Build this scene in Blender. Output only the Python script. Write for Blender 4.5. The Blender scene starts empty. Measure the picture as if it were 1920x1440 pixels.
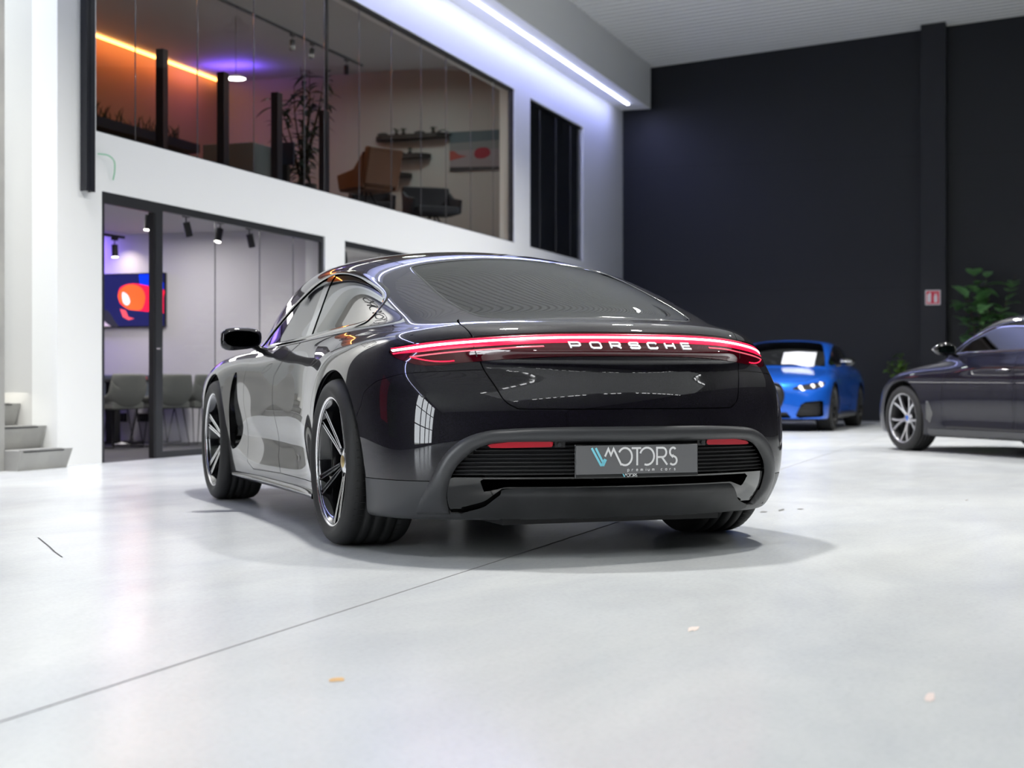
import bpy, bmesh, math, random
import numpy as np
from math import pi, sin, cos, tan, radians, atan2, hypot
from mathutils import Vector, Matrix
random.seed(7)
S = bpy.context.scene
COL = S.collection

# ------------------------------------------------------------------ camera, world, lights, exposure
EYE = 0.693
cd = bpy.data.cameras.new('camera')
cd.sensor_width = 36.0
cd.lens = 36.0*2965/1920
cd.clip_end = 200
cd.dof.use_dof = True
cd.dof.focus_distance = 6.6
cd.dof.aperture_fstop = 3.2
camera = bpy.data.objects.new('camera', cd)
camera.location = (0, 0, EYE)
camera.rotation_euler = (pi/2, 0, 0)
COL.objects.link(camera)
S.camera = camera
S.view_settings.view_transform = 'Standard'
S.view_settings.look = 'None'
S.view_settings.gamma = 1
S.view_settings.exposure = -0.12
S.view_settings.use_curve_mapping = False

wd = bpy.data.worlds.new('world'); S.world = wd; wd.use_nodes = True
wd.node_tree.nodes['Background'].inputs[0].default_value = (0.9, 0.95, 1, 1)
wd.node_tree.nodes['Background'].inputs[1].default_value = 13.0

# facade frame: x along the white facade (away from camera), y into the offices, z up
FA = radians(18.6)
P0 = (-3.60, 13.88)
FROT = pi/2 - FA
def FW(s, y, z=0.0):
    return (P0[0]+s*sin(FA)-y*cos(FA), P0[1]+s*cos(FA)+y*sin(FA), z)
FM = Matrix.Translation((P0[0], P0[1], 0)) @ Matrix.Rotation(FROT, 4, 'Z')

def area(name, s, y, z, sx, sy, power, col=(1, 1, 1), rx=0, ry=0, rz=0, spread=180):
    l = bpy.data.lights.new(name, 'AREA'); l.shape = 'RECTANGLE'; l.size = sx; l.size_y = sy
    l.energy = power; l.color = col; l.spread = radians(spread)
    o = bpy.data.objects.new(name, l); COL.objects.link(o)
    o.matrix_world = FM @ Matrix.Translation((s, y, z)) @ Matrix.Rotation(rz, 4, 'Z') @ Matrix.Rotation(ry, 4, 'Y') @ Matrix.Rotation(rx, 4, 'X')
    return o
WARM = (1, .93, .84); COOL = (.93, .97, 1)
# light from the hall's round high-bay lamps (their housings are built further down)
LUM = [(-4.2, -4.5, 250), (-3.5, -7.9, 215), (2.4, -4.8, 230), (6.4, -4.4, 190), (10.0, -4.0, 290), (6.5, -9.2, 250), (13.2, -10.0, 120), (1.0, -12.0, 140), (-9.2, -6.4, 80)]
for s_, y_, p_ in LUM:
    o = area('high_bay_light', s_, y_, 6.18, .42, .42, p_, (1, .985, .965), spread=135); o.data.shape = 'DISK'

# ------------------------------------------------------------------ materials
MATS = {}
def mat(name, col=(.8, .8, .8), rough=.5, metal=0., coat=0., coat_rough=.03, emit=None, estr=0., trans=0., ior=1.45, spec=.5, alpha=1., noise=None, bump=None, sheen=0.):
    if name in MATS: return MATS[name]
    m = bpy.data.materials.new(name); m.use_nodes = True
    nt = m.node_tree; b = nt.nodes['Principled BSDF']
    b.inputs['Base Color'].default_value = (*col, 1)
    b.inputs['Roughness'].default_value = rough
    b.inputs['Metallic'].default_value = metal
    b.inputs['Coat Weight'].default_value = coat
    b.inputs['Coat Roughness'].default_value = coat_rough
    b.inputs['Transmission Weight'].default_value = trans
    b.inputs['IOR'].default_value = ior
    b.inputs['Specular IOR Level'].default_value = spec
    b.inputs['Alpha'].default_value = alpha
    b.inputs['Sheen Weight'].default_value = sheen
    if emit:
        b.inputs['Emission Color'].default_value = (*emit, 1); b.inputs['Emission Strength'].default_value = estr
    if noise:   # (scale, colour2, amount)
        tc = nt.nodes.new('ShaderNodeTexCoord'); n = nt.nodes.new('ShaderNodeTexNoise'); n.inputs['Scale'].default_value = noise[0]
        n.inputs['Detail'].default_value = 5
        r = nt.nodes.new('ShaderNodeValToRGB'); r.color_ramp.elements[0].position = .35; r.color_ramp.elements[1].position = .65
        r.color_ramp.elements[0].color = (*col, 1); r.color_ramp.elements[1].color = (*noise[1], 1)
        nt.links.new(tc.outputs['Object'], n.inputs['Vector']); nt.links.new(n.outputs['Fac'], r.inputs[0]); nt.links.new(r.outputs[0], b.inputs['Base Color'])
    if bump:    # (scale, strength)
        tc = nt.nodes.new('ShaderNodeTexCoord'); n = nt.nodes.new('ShaderNodeTexNoise'); n.inputs['Scale'].default_value = bump[0]
        n.inputs['Detail'].default_value = 4
        bp = nt.nodes.new('ShaderNodeBump'); bp.inputs['Strength'].default_value = bump[1]; bp.inputs['Distance'].default_value = .01
        nt.links.new(tc.outputs['Object'], n.inputs['Vector']); nt.links.new(n.outputs['Fac'], bp.inputs['Height']); nt.links.new(bp.outputs[0], b.inputs['Normal'])
    MATS[name] = m
    return m

def glass_mat(name, tint, rough=0., ior=1.5):
    """thin window pane: Fresnel mirror over a tinted see-through sheet"""
    if name in MATS: return MATS[name]
    m = bpy.data.materials.new(name); m.use_nodes = True; nt = m.node_tree; nt.nodes.clear()
    o = nt.nodes.new('ShaderNodeOutputMaterial'); mx = nt.nodes.new('ShaderNodeMixShader'); f = nt.nodes.new('ShaderNodeFresnel')
    f.inputs[0].default_value = ior
    t = nt.nodes.new('ShaderNodeBsdfTransparent'); t.inputs[0].default_value = (*tint, 1)
    g = nt.nodes.new('ShaderNodeBsdfGlossy'); g.inputs['Roughness'].default_value = rough; g.inputs[0].default_value = (1, 1, 1, 1)
    nt.links.new(f.outputs[0], mx.inputs[0]); nt.links.new(t.outputs[0], mx.inputs[1]); nt.links.new(g.outputs[0], mx.inputs[2]); nt.links.new(mx.outputs[0], o.inputs[0])
    MATS[name] = m
    return m

def paint_mat(name, col, flake, metal=.35, rough=.38, fscale=900, famt=.5):
    """metallic car paint: coloured base with tiny flakes under a clear coat"""
    if name in MATS: return MATS[name]
    m = mat(name, col, rough, metal, 1., .015)
    nt = m.node_tree; b = nt.nodes['Principled BSDF']
    tc = nt.nodes.new('ShaderNodeTexCoord'); v = nt.nodes.new('ShaderNodeTexVoronoi'); v.inputs['Scale'].default_value = fscale
    r = nt.nodes.new('ShaderNodeValToRGB'); r.color_ramp.elements[0].color = (*col, 1); r.color_ramp.elements[1].color = (*flake, 1)
    r.color_ramp.elements[0].position = 1-famt; r.color_ramp.elements[1].position = 1.
    b.inputs['Specular IOR Level'].default_value = .12
    sep = nt.nodes.new('ShaderNodeSeparateColor')
    nt.links.new(tc.outputs['Object'], v.inputs['Vector']); nt.links.new(v.outputs['Color'], sep.inputs[0])
    nt.links.new(sep.outputs[0], r.inputs[0]); nt.links.new(r.outputs[0], b.inputs['Base Color'])
    return m

# ------------------------------------------------------------------ object helpers
def tag(o, label=None, cat=None, group=None, kind=None):
    if label: o['label'] = label
    if cat: o['category'] = cat
    if group: o['group'] = group
    if kind: o['kind'] = kind
    return o
def thing(name, label, cat, loc=(0, 0, 0), rotz=0., group=None):
    o = bpy.data.objects.new(name, None); COL.objects.link(o); o.empty_display_size = .1
    o.location = loc; o.rotation_euler = (0, 0, rotz)
    return tag(o, label, cat, group)
def fthing(name, label, cat, s, y, z, rz=0., group=None):
    return thing(name, label, cat, FW(s, y, z), FROT+rz, group)

def mesh_obj(name, V, F, m, parent=None, smooth=False, normals=None):
    me = bpy.data.meshes.new(name)
    if isinstance(F, np.ndarray): F = F.tolist()
    me.from_pydata(np.asarray(V, float).tolist(), [], F)
    if m: me.materials.append(m)
    if smooth:
        me.polygons.foreach_set('use_smooth', [True]*len(me.polygons))
    if normals is not None:
        me.normals_split_custom_set_from_vertices(np.asarray(normals, float).tolist())
    me.update()
    o = bpy.data.objects.new(name, me); COL.objects.link(o)
    if parent: o.parent = parent
    return o

class MB:
    """collects simple shapes, links them as one mesh object"""
    def __init__(s): s.v = []; s.f = []; s.sm = []
    def add(s, V, F, smooth=False):
        k = len(s.v); s.v += [tuple(map(float, p)) for p in V]; s.f += [[i+k for i in f] for f in F]; s.sm += [smooth]*len(F); return s
    def box(s, x0, x1, y0, y1, z0, z1, M=None, bev=0.):
        if bev > 0:
            bm = bmesh.new(); bmesh.ops.create_cube(bm, size=1)
            for v in bm.verts: v.co = Vector(((x0+x1)/2+v.co.x*(x1-x0), (y0+y1)/2+v.co.y*(y1-y0), (z0+z1)/2+v.co.z*(z1-z0)))
            bmesh.ops.bevel(bm, geom=bm.edges[:]+bm.verts[:], offset=bev, segments=3, profile=.6, affect='EDGES')
            V = [(M @ v.co if M else v.co) for v in bm.verts]; F = [[v.index for v in f.verts] for f in bm.faces]
            bm.verts.index_update(); F = [[v.index for v in f.verts] for f in bm.faces]; bm.free()
            return s.add(V, F)
        V = [Vector((x, y, z)) for z in (z0, z1) for y in (y0, y1) for x in (x0, x1)]
        if M: V = [M @ v for v in V]
        return s.add(V, [[0, 2, 3, 1], [4, 5, 7, 6], [0, 1, 5, 4], [2, 6, 7, 3], [0, 4, 6, 2], [1, 3, 7, 5]])
    def cyl(s, p, q, r, r2=None, n=16, caps=True):
        p = Vector(p); q = Vector(q); d = (q-p); r2 = r if r2 is None else r2
        a = d.normalized(); u = a.orthogonal().normalized(); w = a.cross(u)
        V = []; 
        for c, rr in ((p, r), (q, r2)):
            for i in range(n): t = 2*pi*i/n; V.append(c+(u*cos(t)+w*sin(t))*rr)
        s.add(V, [[i, (i+1) % n, n+(i+1) % n, n+i] for i in range(n)], True)
        if caps: s.add(V[:n][::-1], [list(range(n))]); s.add(V[n:], [list(range(n))])
        return s
    def tube(s, pts, r, n=10, closed=False):
        P = [Vector(p) for p in pts]; m = len(P); V = []; pu = None
        for i in range(m):
            a = P[(i+1) % m]-P[i-1] if closed else P[min(i+1, m-1)]-P[max(i-1, 0)]
            a.normalize()
            u = (pu-a*pu.dot(a)).normalized() if pu is not None and (pu-a*pu.dot(a)).length > 1e-4 else a.orthogonal().normalized()
            pu = u; w = a.cross(u); rr = r(i/(m-1)) if callable(r) else r
            V += [P[i]+(u*cos(2*pi*k/n)+w*sin(2*pi*k/n))*rr for k in range(n)]
        F = []
        for i in range(m if closed else m-1):
            j = (i+1) % m
            F += [[i*n+k, i*n+(k+1) % n, j*n+(k+1) % n, j*n+k] for k in range(n)]
        s.add(V, F, True)
        if not closed: s.add(V[:n][::-1], [list(range(n))]); s.add(V[-n:], [list(range(n))])
        return s
    def lathe(s, prof, M=None, n=48, closed=False):
        """prof (r, axial) around local z, M places it"""
        V = []; m = len(prof)
        for i in range(n):
            t = 2*pi*i/n
            for r, z in prof:
                p = Vector((r*cos(t), r*sin(t), z)); V.append(M @ p if M else p)
        F = []
        for i in range(n):
            j = (i+1) % n
            for k in range(m if closed else m-1):
                l = (k+1) % m; F.append([i*m+k, j*m+k, j*m+l, i*m+l])
        return s.add(V, F, True)
    def prism(s, poly, z0, z1, M=None):
        n = len(poly); V = [Vector((x, y, z0)) for x, y in poly]+[Vector((x, y, z1)) for x, y in poly]
        if M: V = [M @ v for v in V]
        return s.add(V, [list(range(n))[::-1], list(range(n, 2*n))]+[[i, (i+1) % n, n+(i+1) % n, n+i] for i in range(n)])
    def build(s, name, m, parent=None, bevel=0.):
        o = mesh_obj(name, s.v, s.f, m, parent)
        if o.data.polygons: o.data.polygons.foreach_set('use_smooth', s.sm)
        if bevel:
            b = o.modifiers.new('bevel', 'BEVEL'); b.width = bevel; b.segments = 2; b.limit_method = 'ANGLE'
        return o

def ctree(o, parent=None):
    c = o.copy(); COL.objects.link(c); c.parent = parent
    for ch in list(o.children): ctree(ch, c)
    return c
def spline_pts(P, k=8, closed=False):
    """Catmull-Rom through points"""
    P = [np.array(p, float) for p in P]; n = len(P); out = []
    for i in range(n if closed else n-1):
        a = P[i-1] if (closed or i > 0) else 2*P[0]-P[1]; b = P[i]; c = P[(i+1) % n]
        d = P[(i+2) % n] if (closed or i+2 < n) else 2*P[-1]-P[-2]
        for j in range(k):
            t = j/k; out.append(.5*((2*b)+(-a+c)*t+(2*a-5*b+4*c-d)*t*t+(-a+3*b-3*c+d)*t**3))
    if not closed: out.append(P[-1])
    return np.array(out)

# ------------------------------------------------------------------ car bodies: an implicit surface, meshed and cut into panels
class Spl:
    """natural cubic spline, linear beyond its ends"""
    def __init__(s, pts):
        x, y = np.array(pts, float).T; n = len(x); h = np.diff(x); A = np.eye(n); r = np.zeros(n)
        for i in range(1, n-1):
            A[i, i-1] = h[i-1]; A[i, i] = 2*(h[i-1]+h[i]); A[i, i+1] = h[i]; r[i] = 6*((y[i+1]-y[i])/h[i]-(y[i]-y[i-1])/h[i-1])
        s.x, s.y, s.h, s.m = x, y, h, np.linalg.solve(A, r)
        s.d0 = (y[1]-y[0])/h[0]-h[0]*s.m[1]/6; s.d1 = (y[-1]-y[-2])/h[-1]+h[-1]*s.m[-2]/6
    def __call__(s, t):
        t = np.asarray(t, float); i = np.clip(np.searchsorted(s.x, t)-1, 0, len(s.h)-1); c = np.clip(t, s.x[0], s.x[-1])
        a = s.x[i+1]-c; b = c-s.x[i]; h = s.h[i]
        v = (s.m[i]*a**3+s.m[i+1]*b**3)/(6*h)+(s.y[i]/h-s.m[i]*h/6)*a+(s.y[i+1]/h-s.m[i+1]*h/6)*b
        return v+np.minimum(t-s.x[0], 0)*s.d0+np.maximum(t-s.x[-1], 0)*s.d1
def smax(a, b, k):
    h = np.maximum(k-np.abs(a-b), 0)/k
    return np.maximum(a, b)+h*h*h*k/6
def smin(a, b, k): return -smax(-a, -b, k)
def gauss(x, c, w): return np.exp(-((x-c)/w)**2)

def make_field(p):
    def F(x, y, z):
        ya = np.sqrt(y*y+.0004)
        dc = p['scoop'][0]*gauss(z, p['scoop'][1], p['scoop'][2])*(1/(1+np.exp(-(x-p['scoop'][3])/.12)))*(1/(1+np.exp((x-p['scoop'][4])/.12)))
        side = ya-(p['gmax'](x)+p['gz'](z)-dc)
        cr = p['rear_c'](z); fr = p['front_c'](z)
        rear = (p['rear_z'](z)+cr*ya**2+.1*ya**6-x)/np.sqrt(1+(2*cr*ya)**2)
        front = (x-(p['front_z'](z)-fr*ya**2-.12*ya**6))/np.sqrt(1+(2*fr*ya)**2)
        top = z-(p['deck'](x)-p['deck_c']*ya**2-p['hood']*gauss(x, p['hood_x'], .8)*np.exp(-(ya/.5)**4))
        bot = p['bottom'](x)-z
        ends = smax(rear, front, .1)
        low = smax(side, ends, p['k_corner'])
        low = smax(low, top, p['k_top'])
        low = smax(low, bot, .05)
        tg = (z-(p['roof'](x)-p['roof_c']*ya**2-p['roof_c6']*ya**6))
        sg = (ya-(p['belt'](x)-p['tumble']*(z-.93)))/math.sqrt(1+p['tumble']**2)
        g = smax(tg, sg, p['k_roof'])
        g = smax(g, .80-z, .1)
        return smin(low, g, p['k_join'])
    return F

def grad(F, P, e=2e-3):
    x, y, z = P[:, 0], P[:, 1], P[:, 2]
    return np.stack([F(x+e, y, z)-F(x-e, y, z), F(x, y+e, z)-F(x, y-e, z), F(x, y, z+e)-F(x, y, z-e)], 1)/(2*e)
def unormal(F, P):
    g = grad(F, P); return g/np.maximum(np.linalg.norm(g, axis=1, keepdims=True), 1e-9)

def surface(F, lo, hi, h):
    """surface nets of F=0 then pulled exactly on to the surface; returns V, triangles"""
    ax = [np.arange(lo[i], hi[i]+h, h) for i in range(3)]
    n = [len(a) for a in ax]
    D = np.empty(n)
    for i0 in range(0, n[0], 16):
        X, Y, Z = np.meshgrid(ax[0][i0:i0+16], ax[1], ax[2], indexing='ij'); D[i0:i0+16] = F(X, Y, Z)
    s = D < 0
    nc = [m-1 for m in n]
    cnt = np.zeros(nc); acc = np.zeros(nc+[3])
    off = [(0, 0, 0), (1, 0, 0), (0, 1, 0), (1, 1, 0), (0, 0, 1), (1, 0, 1), (0, 1, 1), (1, 1, 1)]
    def sl(o): return tuple(slice(o[i], o[i]+nc[i]) for i in range(3))
    for a in range(8):
        for ax_ in range(3):
            if off[a][ax_] == 0:
                o2 = list(off[a]); o2[ax_] = 1
                da, db = D[sl(off[a])], D[sl(o2)]; c = (da < 0) != (db < 0)
                t = np.where(c, da/np.where(c, da-db, 1), 0)
                for k in range(3): acc[..., k] += c*(off[a][k]+(t if k == ax_ else 0))
                cnt += c
    act = cnt > 0
    idx = -np.ones(nc, int); idx[act] = np.arange(act.sum())
    ijk = np.argwhere(act)
    V = (ijk+acc[act]/cnt[act][:, None])*h+np.array(lo)
    Q = []
    for k in range(3):
        u, w = [(1, 2), (2, 0), (0, 1)][k]
        sa = [slice(1, -1)]*3; sa[k] = slice(0, -1); sb = list(sa); sb[k] = slice(1, None)
        A, B = s[tuple(sa)], s[tuple(sb)]
        for flip, M in ((0, A & ~B), (1, ~A & B)):
            c = np.argwhere(M)
            c = c+np.array([0 if i == k else 1 for i in range(3)])
            if not len(c): continue
            def g(du, dw):
                q = c.copy(); q[:, u] += du; q[:, w] += dw; return idx[q[:, 0], q[:, 1], q[:, 2]]
            q = np.stack([g(-1, -1), g(0, -1), g(0, 0), g(-1, 0)], 1)
            Q.append(q[:, ::-1] if flip else q)
    Q = np.concatenate(Q); Q = Q[(Q >= 0).all(1)]
    for _ in range(5):
        d = F(V[:, 0], V[:, 1], V[:, 2]); gr = grad(F, V); g2 = (gr**2).sum(1)
        st = np.clip(d/np.maximum(g2, .05), -h, h)
        V = V-gr*st[:, None]
        if _ < 3:   # even the vertices out along the surface
            S_ = np.zeros_like(V); C_ = np.zeros(len(V))
            for a in range(4):
                b = (a+1) % 4
                np.add.at(S_, Q[:, a], V[Q[:, b]]); np.add.at(C_, Q[:, a], 1); np.add.at(S_, Q[:, b], V[Q[:, a]]); np.add.at(C_, Q[:, b], 1)
            L = S_/np.maximum(C_, 1)[:, None]-V; nn = gr/np.maximum(np.sqrt(g2), 1e-6)[:, None]
            V = V+.5*(L-nn*(L*nn).sum(1)[:, None])
    T = np.concatenate([Q[:, [0, 1, 2]], Q[:, [0, 2, 3]]])
    return V, T

def clip(V, T, f):
    """keep the part of a triangle mesh where f > 0"""
    ins = f > 0; c = ins[T].sum(1)
    full = T[c == 3]
    pt = T[(c > 0) & (c < 3)]
    if not len(pt):
        return compact(V, full)
    k = ins[pt].sum(1)
    # rotate so the odd vertex is first
    odd = np.where(k[:, None] == 1, ins[pt], ~ins[pt]); r = odd.argmax(1)
    R = pt[np.arange(len(pt))[:, None], (r[:, None]+np.arange(3)) % 3]
    E = np.concatenate([R[:, [0, 1]], R[:, [0, 2]]]); Es = np.sort(E, 1)
    U, inv = np.unique(Es, axis=0, return_inverse=True); inv = inv.ravel()
    fa, fb = f[U[:, 0]], f[U[:, 1]]; t = (fa/(fa-fb))[:, None]
    NV = V[U[:, 0]]*(1-t)+V[U[:, 1]]*t; base = len(V)
    m = len(R); e1 = base+inv[:m]; e2 = base+inv[m:]
    one = k == 1
    T1 = np.stack([R[one, 0], e1[one], e2[one]], 1)
    two = ~one
    T2 = np.stack([e1[two], R[two, 1], R[two, 2]], 1); T3 = np.stack([e1[two], R[two, 2], e2[two]], 1)
    return compact(np.concatenate([V, NV]), np.concatenate([full, T1, T2, T3]))
def compact(V, T):
    if not len(T): return np.zeros((0, 3)), np.zeros((0, 3), int)
    u, inv = np.unique(T, return_inverse=True)
    return V[u], inv.reshape(-1, 3)
def refine(V, T, f, d):
    """split triangles lying within d of the cut line f=0 so the cut comes out clean"""
    for _ in range(1):
        near = (np.abs(f[T]).min(1) < d)
        A = T[~near]; B = T[near]
        if not len(B): return V, T
        E = np.concatenate([B[:, [0, 1]], B[:, [1, 2]], B[:, [2, 0]]]); Es = np.sort(E, 1)
        U, inv = np.unique(Es, axis=0, return_inverse=True); inv = inv.ravel()+len(V); m = len(B)
        V = np.concatenate([V, (V[U[:, 0]]+V[U[:, 1]])/2]); a, b, c = inv[:m], inv[m:2*m], inv[2*m:]
        T = np.concatenate([A, np.stack([B[:, 0], a, c], 1), np.stack([a, B[:, 1], b], 1), np.stack([c, b, B[:, 2]], 1), np.stack([a, b, c], 1)])
    return V, T
def psdf(P, poly):
    """signed distance of points (n,2) to a closed polygon, negative inside"""
    poly = np.asarray(poly, float); a = poly; b = np.roll(poly, -1, 0); out = np.full(len(P), 1e9); ins = np.zeros(len(P), bool)
    lo = poly.min(0)-.15; hi = poly.max(0)+.15
    near = ((P > lo) & (P < hi)).all(1)
    if not near.any(): return np.full(len(P), 1.)
    Q = P[near]; d2 = np.full(len(Q), 1e9); s = np.zeros(len(Q), bool)
    for i in range(len(a)):
        e = b[i]-a[i]; w = Q-a[i]; t = np.clip((w@e)/max(e@e, 1e-12), 0, 1); q = w-t[:, None]*e; d2 = np.minimum(d2, (q**2).sum(1))
        c = (a[i, 1] > Q[:, 1]) != (b[i, 1] > Q[:, 1])
        if abs(e[1]) > 1e-12: s ^= c & (Q[:, 0] < a[i, 0]+e[0]*(Q[:, 1]-a[i, 1])/e[1])
    r = np.sqrt(d2); r[s] *= -1
    res = np.full(len(P), 1.); res[near] = r
    return res
def cast(F, O, d, tmax, n=70):
    """first point where the ray O+t*d enters F<0"""
    O = np.asarray(O, float); d = np.asarray(d, float)
    if d.ndim == 1: d = np.tile(d, (len(O), 1))
    ts = np.linspace(0, tmax, n); lo = np.zeros(len(O)); hi = np.full(len(O), float(tmax)); done = np.zeros(len(O), bool)
    for i in range(1, n):
        P = O+d*ts[i]; v = F(P[:, 0], P[:, 1], P[:, 2]) < 0
        new = v & ~done; lo[new] = ts[i-1]; hi[new] = ts[i]; done |= v
    for _ in range(22):
        m = (lo+hi)/2; P = O+d*m[:, None]; v = F(P[:, 0], P[:, 1], P[:, 2]) < 0
        hi = np.where(v & done, m, hi); lo = np.where(v | ~done, lo, m)
    return O+d*((lo+hi)/2)[:, None], done

class Car:
    def __init__(s, p, root, res, lo, hi):
        s.F = make_field(p); s.p = p; s.root = root
        s.V, s.T = surface(s.F, lo, hi, res); s.res = res
    def cut(s, f, gap=.0025, keep=True):
        """f: function of V, negative inside. Takes the inside off the body and returns it"""
        v = f(s.V); s.V, s.T = refine(s.V, s.T, v, s.res*1.5); v = f(s.V)
        inner = clip(s.V, s.T, -v-gap) if keep else None
        s.V, s.T = clip(s.V, s.T, v-gap)
        return inner
    def obj(s, name, VT, m, parent=None, off=0.):
        V, T = VT
        if not len(T): return None
        N = unormal(s.F, V)
        return mesh_obj(name, V+N*off, T, m, parent or s.root, True, N)
    def on_side(s, xz, sgn=1, y0=1.3):
        xz = np.asarray(xz, float); O = np.stack([xz[:, 0], np.full(len(xz), y0*sgn), xz[:, 1]], 1)
        return cast(s.F, O, (0, -sgn, 0), y0)[0]
    def on_rear(s, yz, x0=-1.3):
        yz = np.asarray(yz, float); O = np.stack([np.full(len(yz), x0), yz[:, 0], yz[:, 1]], 1)
        return cast(s.F, O, (1, 0, 0), 1.6)[0]
    def on_front(s, yz, x0):
        yz = np.asarray(yz, float); O = np.stack([np.full(len(yz), x0), yz[:, 0], yz[:, 1]], 1)
        return cast(s.F, O, (-1, 0, 0), 1.6)[0]
    def on_top(s, xy, z0=1.7):
        xy = np.asarray(xy, float); O = np.stack([xy[:, 0], xy[:, 1], np.full(len(xy), z0)], 1)
        return cast(s.F, O, (0, 0, -1), 1.2)[0]
    def band(s, name, pts2, width, proj, m, height=.004, closed=False, parent=None, k=4, sgn=None, inset=0.):
        """a raised strip of the given width following a 2D line laid on the body"""
        P = np.asarray(pts2, float); n = len(P)
        d = (np.roll(P, -1, 0)-np.roll(P, 1, 0)) if closed else np.gradient(P, axis=0)
        d /= np.maximum(np.linalg.norm(d, axis=1, keepdims=True), 1e-9); nn = np.stack([-d[:, 1], d[:, 0]], 1)
        w = np.broadcast_to(width, n)[:, None] if not np.isscalar(width) else np.full((n, 1), width)
        us = np.linspace(-1, 1, k+1)
        cols = [proj(P+nn*w*u/2) for u in us]
        C = np.stack(cols, 1).reshape(-1, 3); N = unormal(s.F, C)
        prof = np.tile(height*np.sqrt(np.maximum(1-np.abs(us)**4, 0)), n)
        V = C+N*(prof-inset)[:, None]
        F = []; kk = k+1
        for i in range(n if closed else n-1):
            j = (i+1) % n
            for q in range(k): F.append([i*kk+q, i*kk+q+1, j*kk+q+1, j*kk+q])
        o = mesh_obj(name, V, F, m, parent or s.root, True)
        return o
    def patch(s, name, poly, h, proj, m, off=0., parent=None, hole=None, hu=None, hv=None):
        """a panel: the region of a 2D polygon projected on the body; off is a number or function(u, v)"""
        poly = np.asarray(poly, float); lo = poly.min(0)-h; hi = poly.max(0)+h
        hu = hu or h; hv = hv or h
        us = np.arange(lo[0], hi[0]+hu, hu); vs = np.arange(lo[1], hi[1]+hv, hv)
        U, W = np.meshgrid(us, vs, indexing='ij'); P = np.stack([U.ravel(), W.ravel(), np.zeros(U.size)], 1); b = len(vs)
        i, j = np.meshgrid(np.arange(len(us)-1), np.arange(b-1), indexing='ij'); q = (i*b+j).ravel()
        T = np.concatenate([np.stack([q, q+b, q+b+1], 1), np.stack([q, q+b+1, q+1], 1)])
        V2, T = clip(P, T, -psdf(P[:, :2], poly))
        if hole is not None: V2, T = clip(V2, T, psdf(V2[:, :2], hole))
        C = proj(V2[:, :2]); N = unormal(s.F, C)
        o = off(V2[:, 0], V2[:, 1]) if callable(off) else np.full(len(C), off)
        return mesh_obj(name, C+N*o[:, None], T, m, parent or s.root, True)
    def text(s, name, strokes, w, proj, m, off, parent=None, sgn=1):
        """stroke lettering lying on the body; strokes are lists of (u, v)"""
        V = []; F = []
        for st in strokes:
            P = np.asarray(st, float); L, R = ribbon(P, w)
            n = len(P); A = proj(L); B = proj(R); N = unormal(s.F, (A+B)/2)
            k = len(V)
            for i in range(n): V += [A[i]-N[i]*.001, A[i]+N[i]*off, B[i]+N[i]*off, B[i]-N[i]*.001]
            for i in range(n-1):
                for q in range(3): F.append([k+i*4+q, k+i*4+q+1, k+i*4+5+q, k+i*4+4+q])
            F += [[k, k+1, k+2, k+3], [k+n*4-1, k+n*4-2, k+n*4-3, k+n*4-4]]
        return mesh_obj(name, V, F, m, parent or s.root)

def ribbon(P, w):
    n = len(P); d = np.zeros_like(P); closed = np.allclose(P[0], P[-1]) and n > 3
    L = []; R = []
    seg = np.diff(P, axis=0); seg = seg/np.maximum(np.linalg.norm(seg, axis=1, keepdims=True), 1e-9)
    for i in range(n):
        if closed and i in (0, n-1): a, b = seg[-1], seg[0]
        else: a = seg[max(i-1, 0)]; b = seg[min(i, n-2)]
        na = np.array([-a[1], a[0]]); nb = np.array([-b[1], b[0]]); mm = na+nb; mm /= max(np.linalg.norm(mm), 1e-6)
        k = 1/max(mm@nb, .45); L.append(P[i]+mm*w/2*k); R.append(P[i]-mm*w/2*k)
    return np.array(L), np.array(R)
def arc(cx, cy, rx, ry, a0, a1, n=10):
    t = np.radians(np.linspace(a0, a1, n)); return [(cx+rx*cos(a), cy+ry*sin(a)) for a in t]
def mirror_y(o, parent=None):
    """left/right twin of a mesh part"""
    me = o.data.copy(); n = len(me.vertices); co = np.empty(n*3); me.vertices.foreach_get('co', co); co = co.reshape(-1, 3); co[:, 1] *= -1
    me.vertices.foreach_set('co', co.ravel()); me.flip_normals(); me.update()
    c = o.copy(); c.data = me; COL.objects.link(c); c.parent = parent or o.parent
    return c

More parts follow.
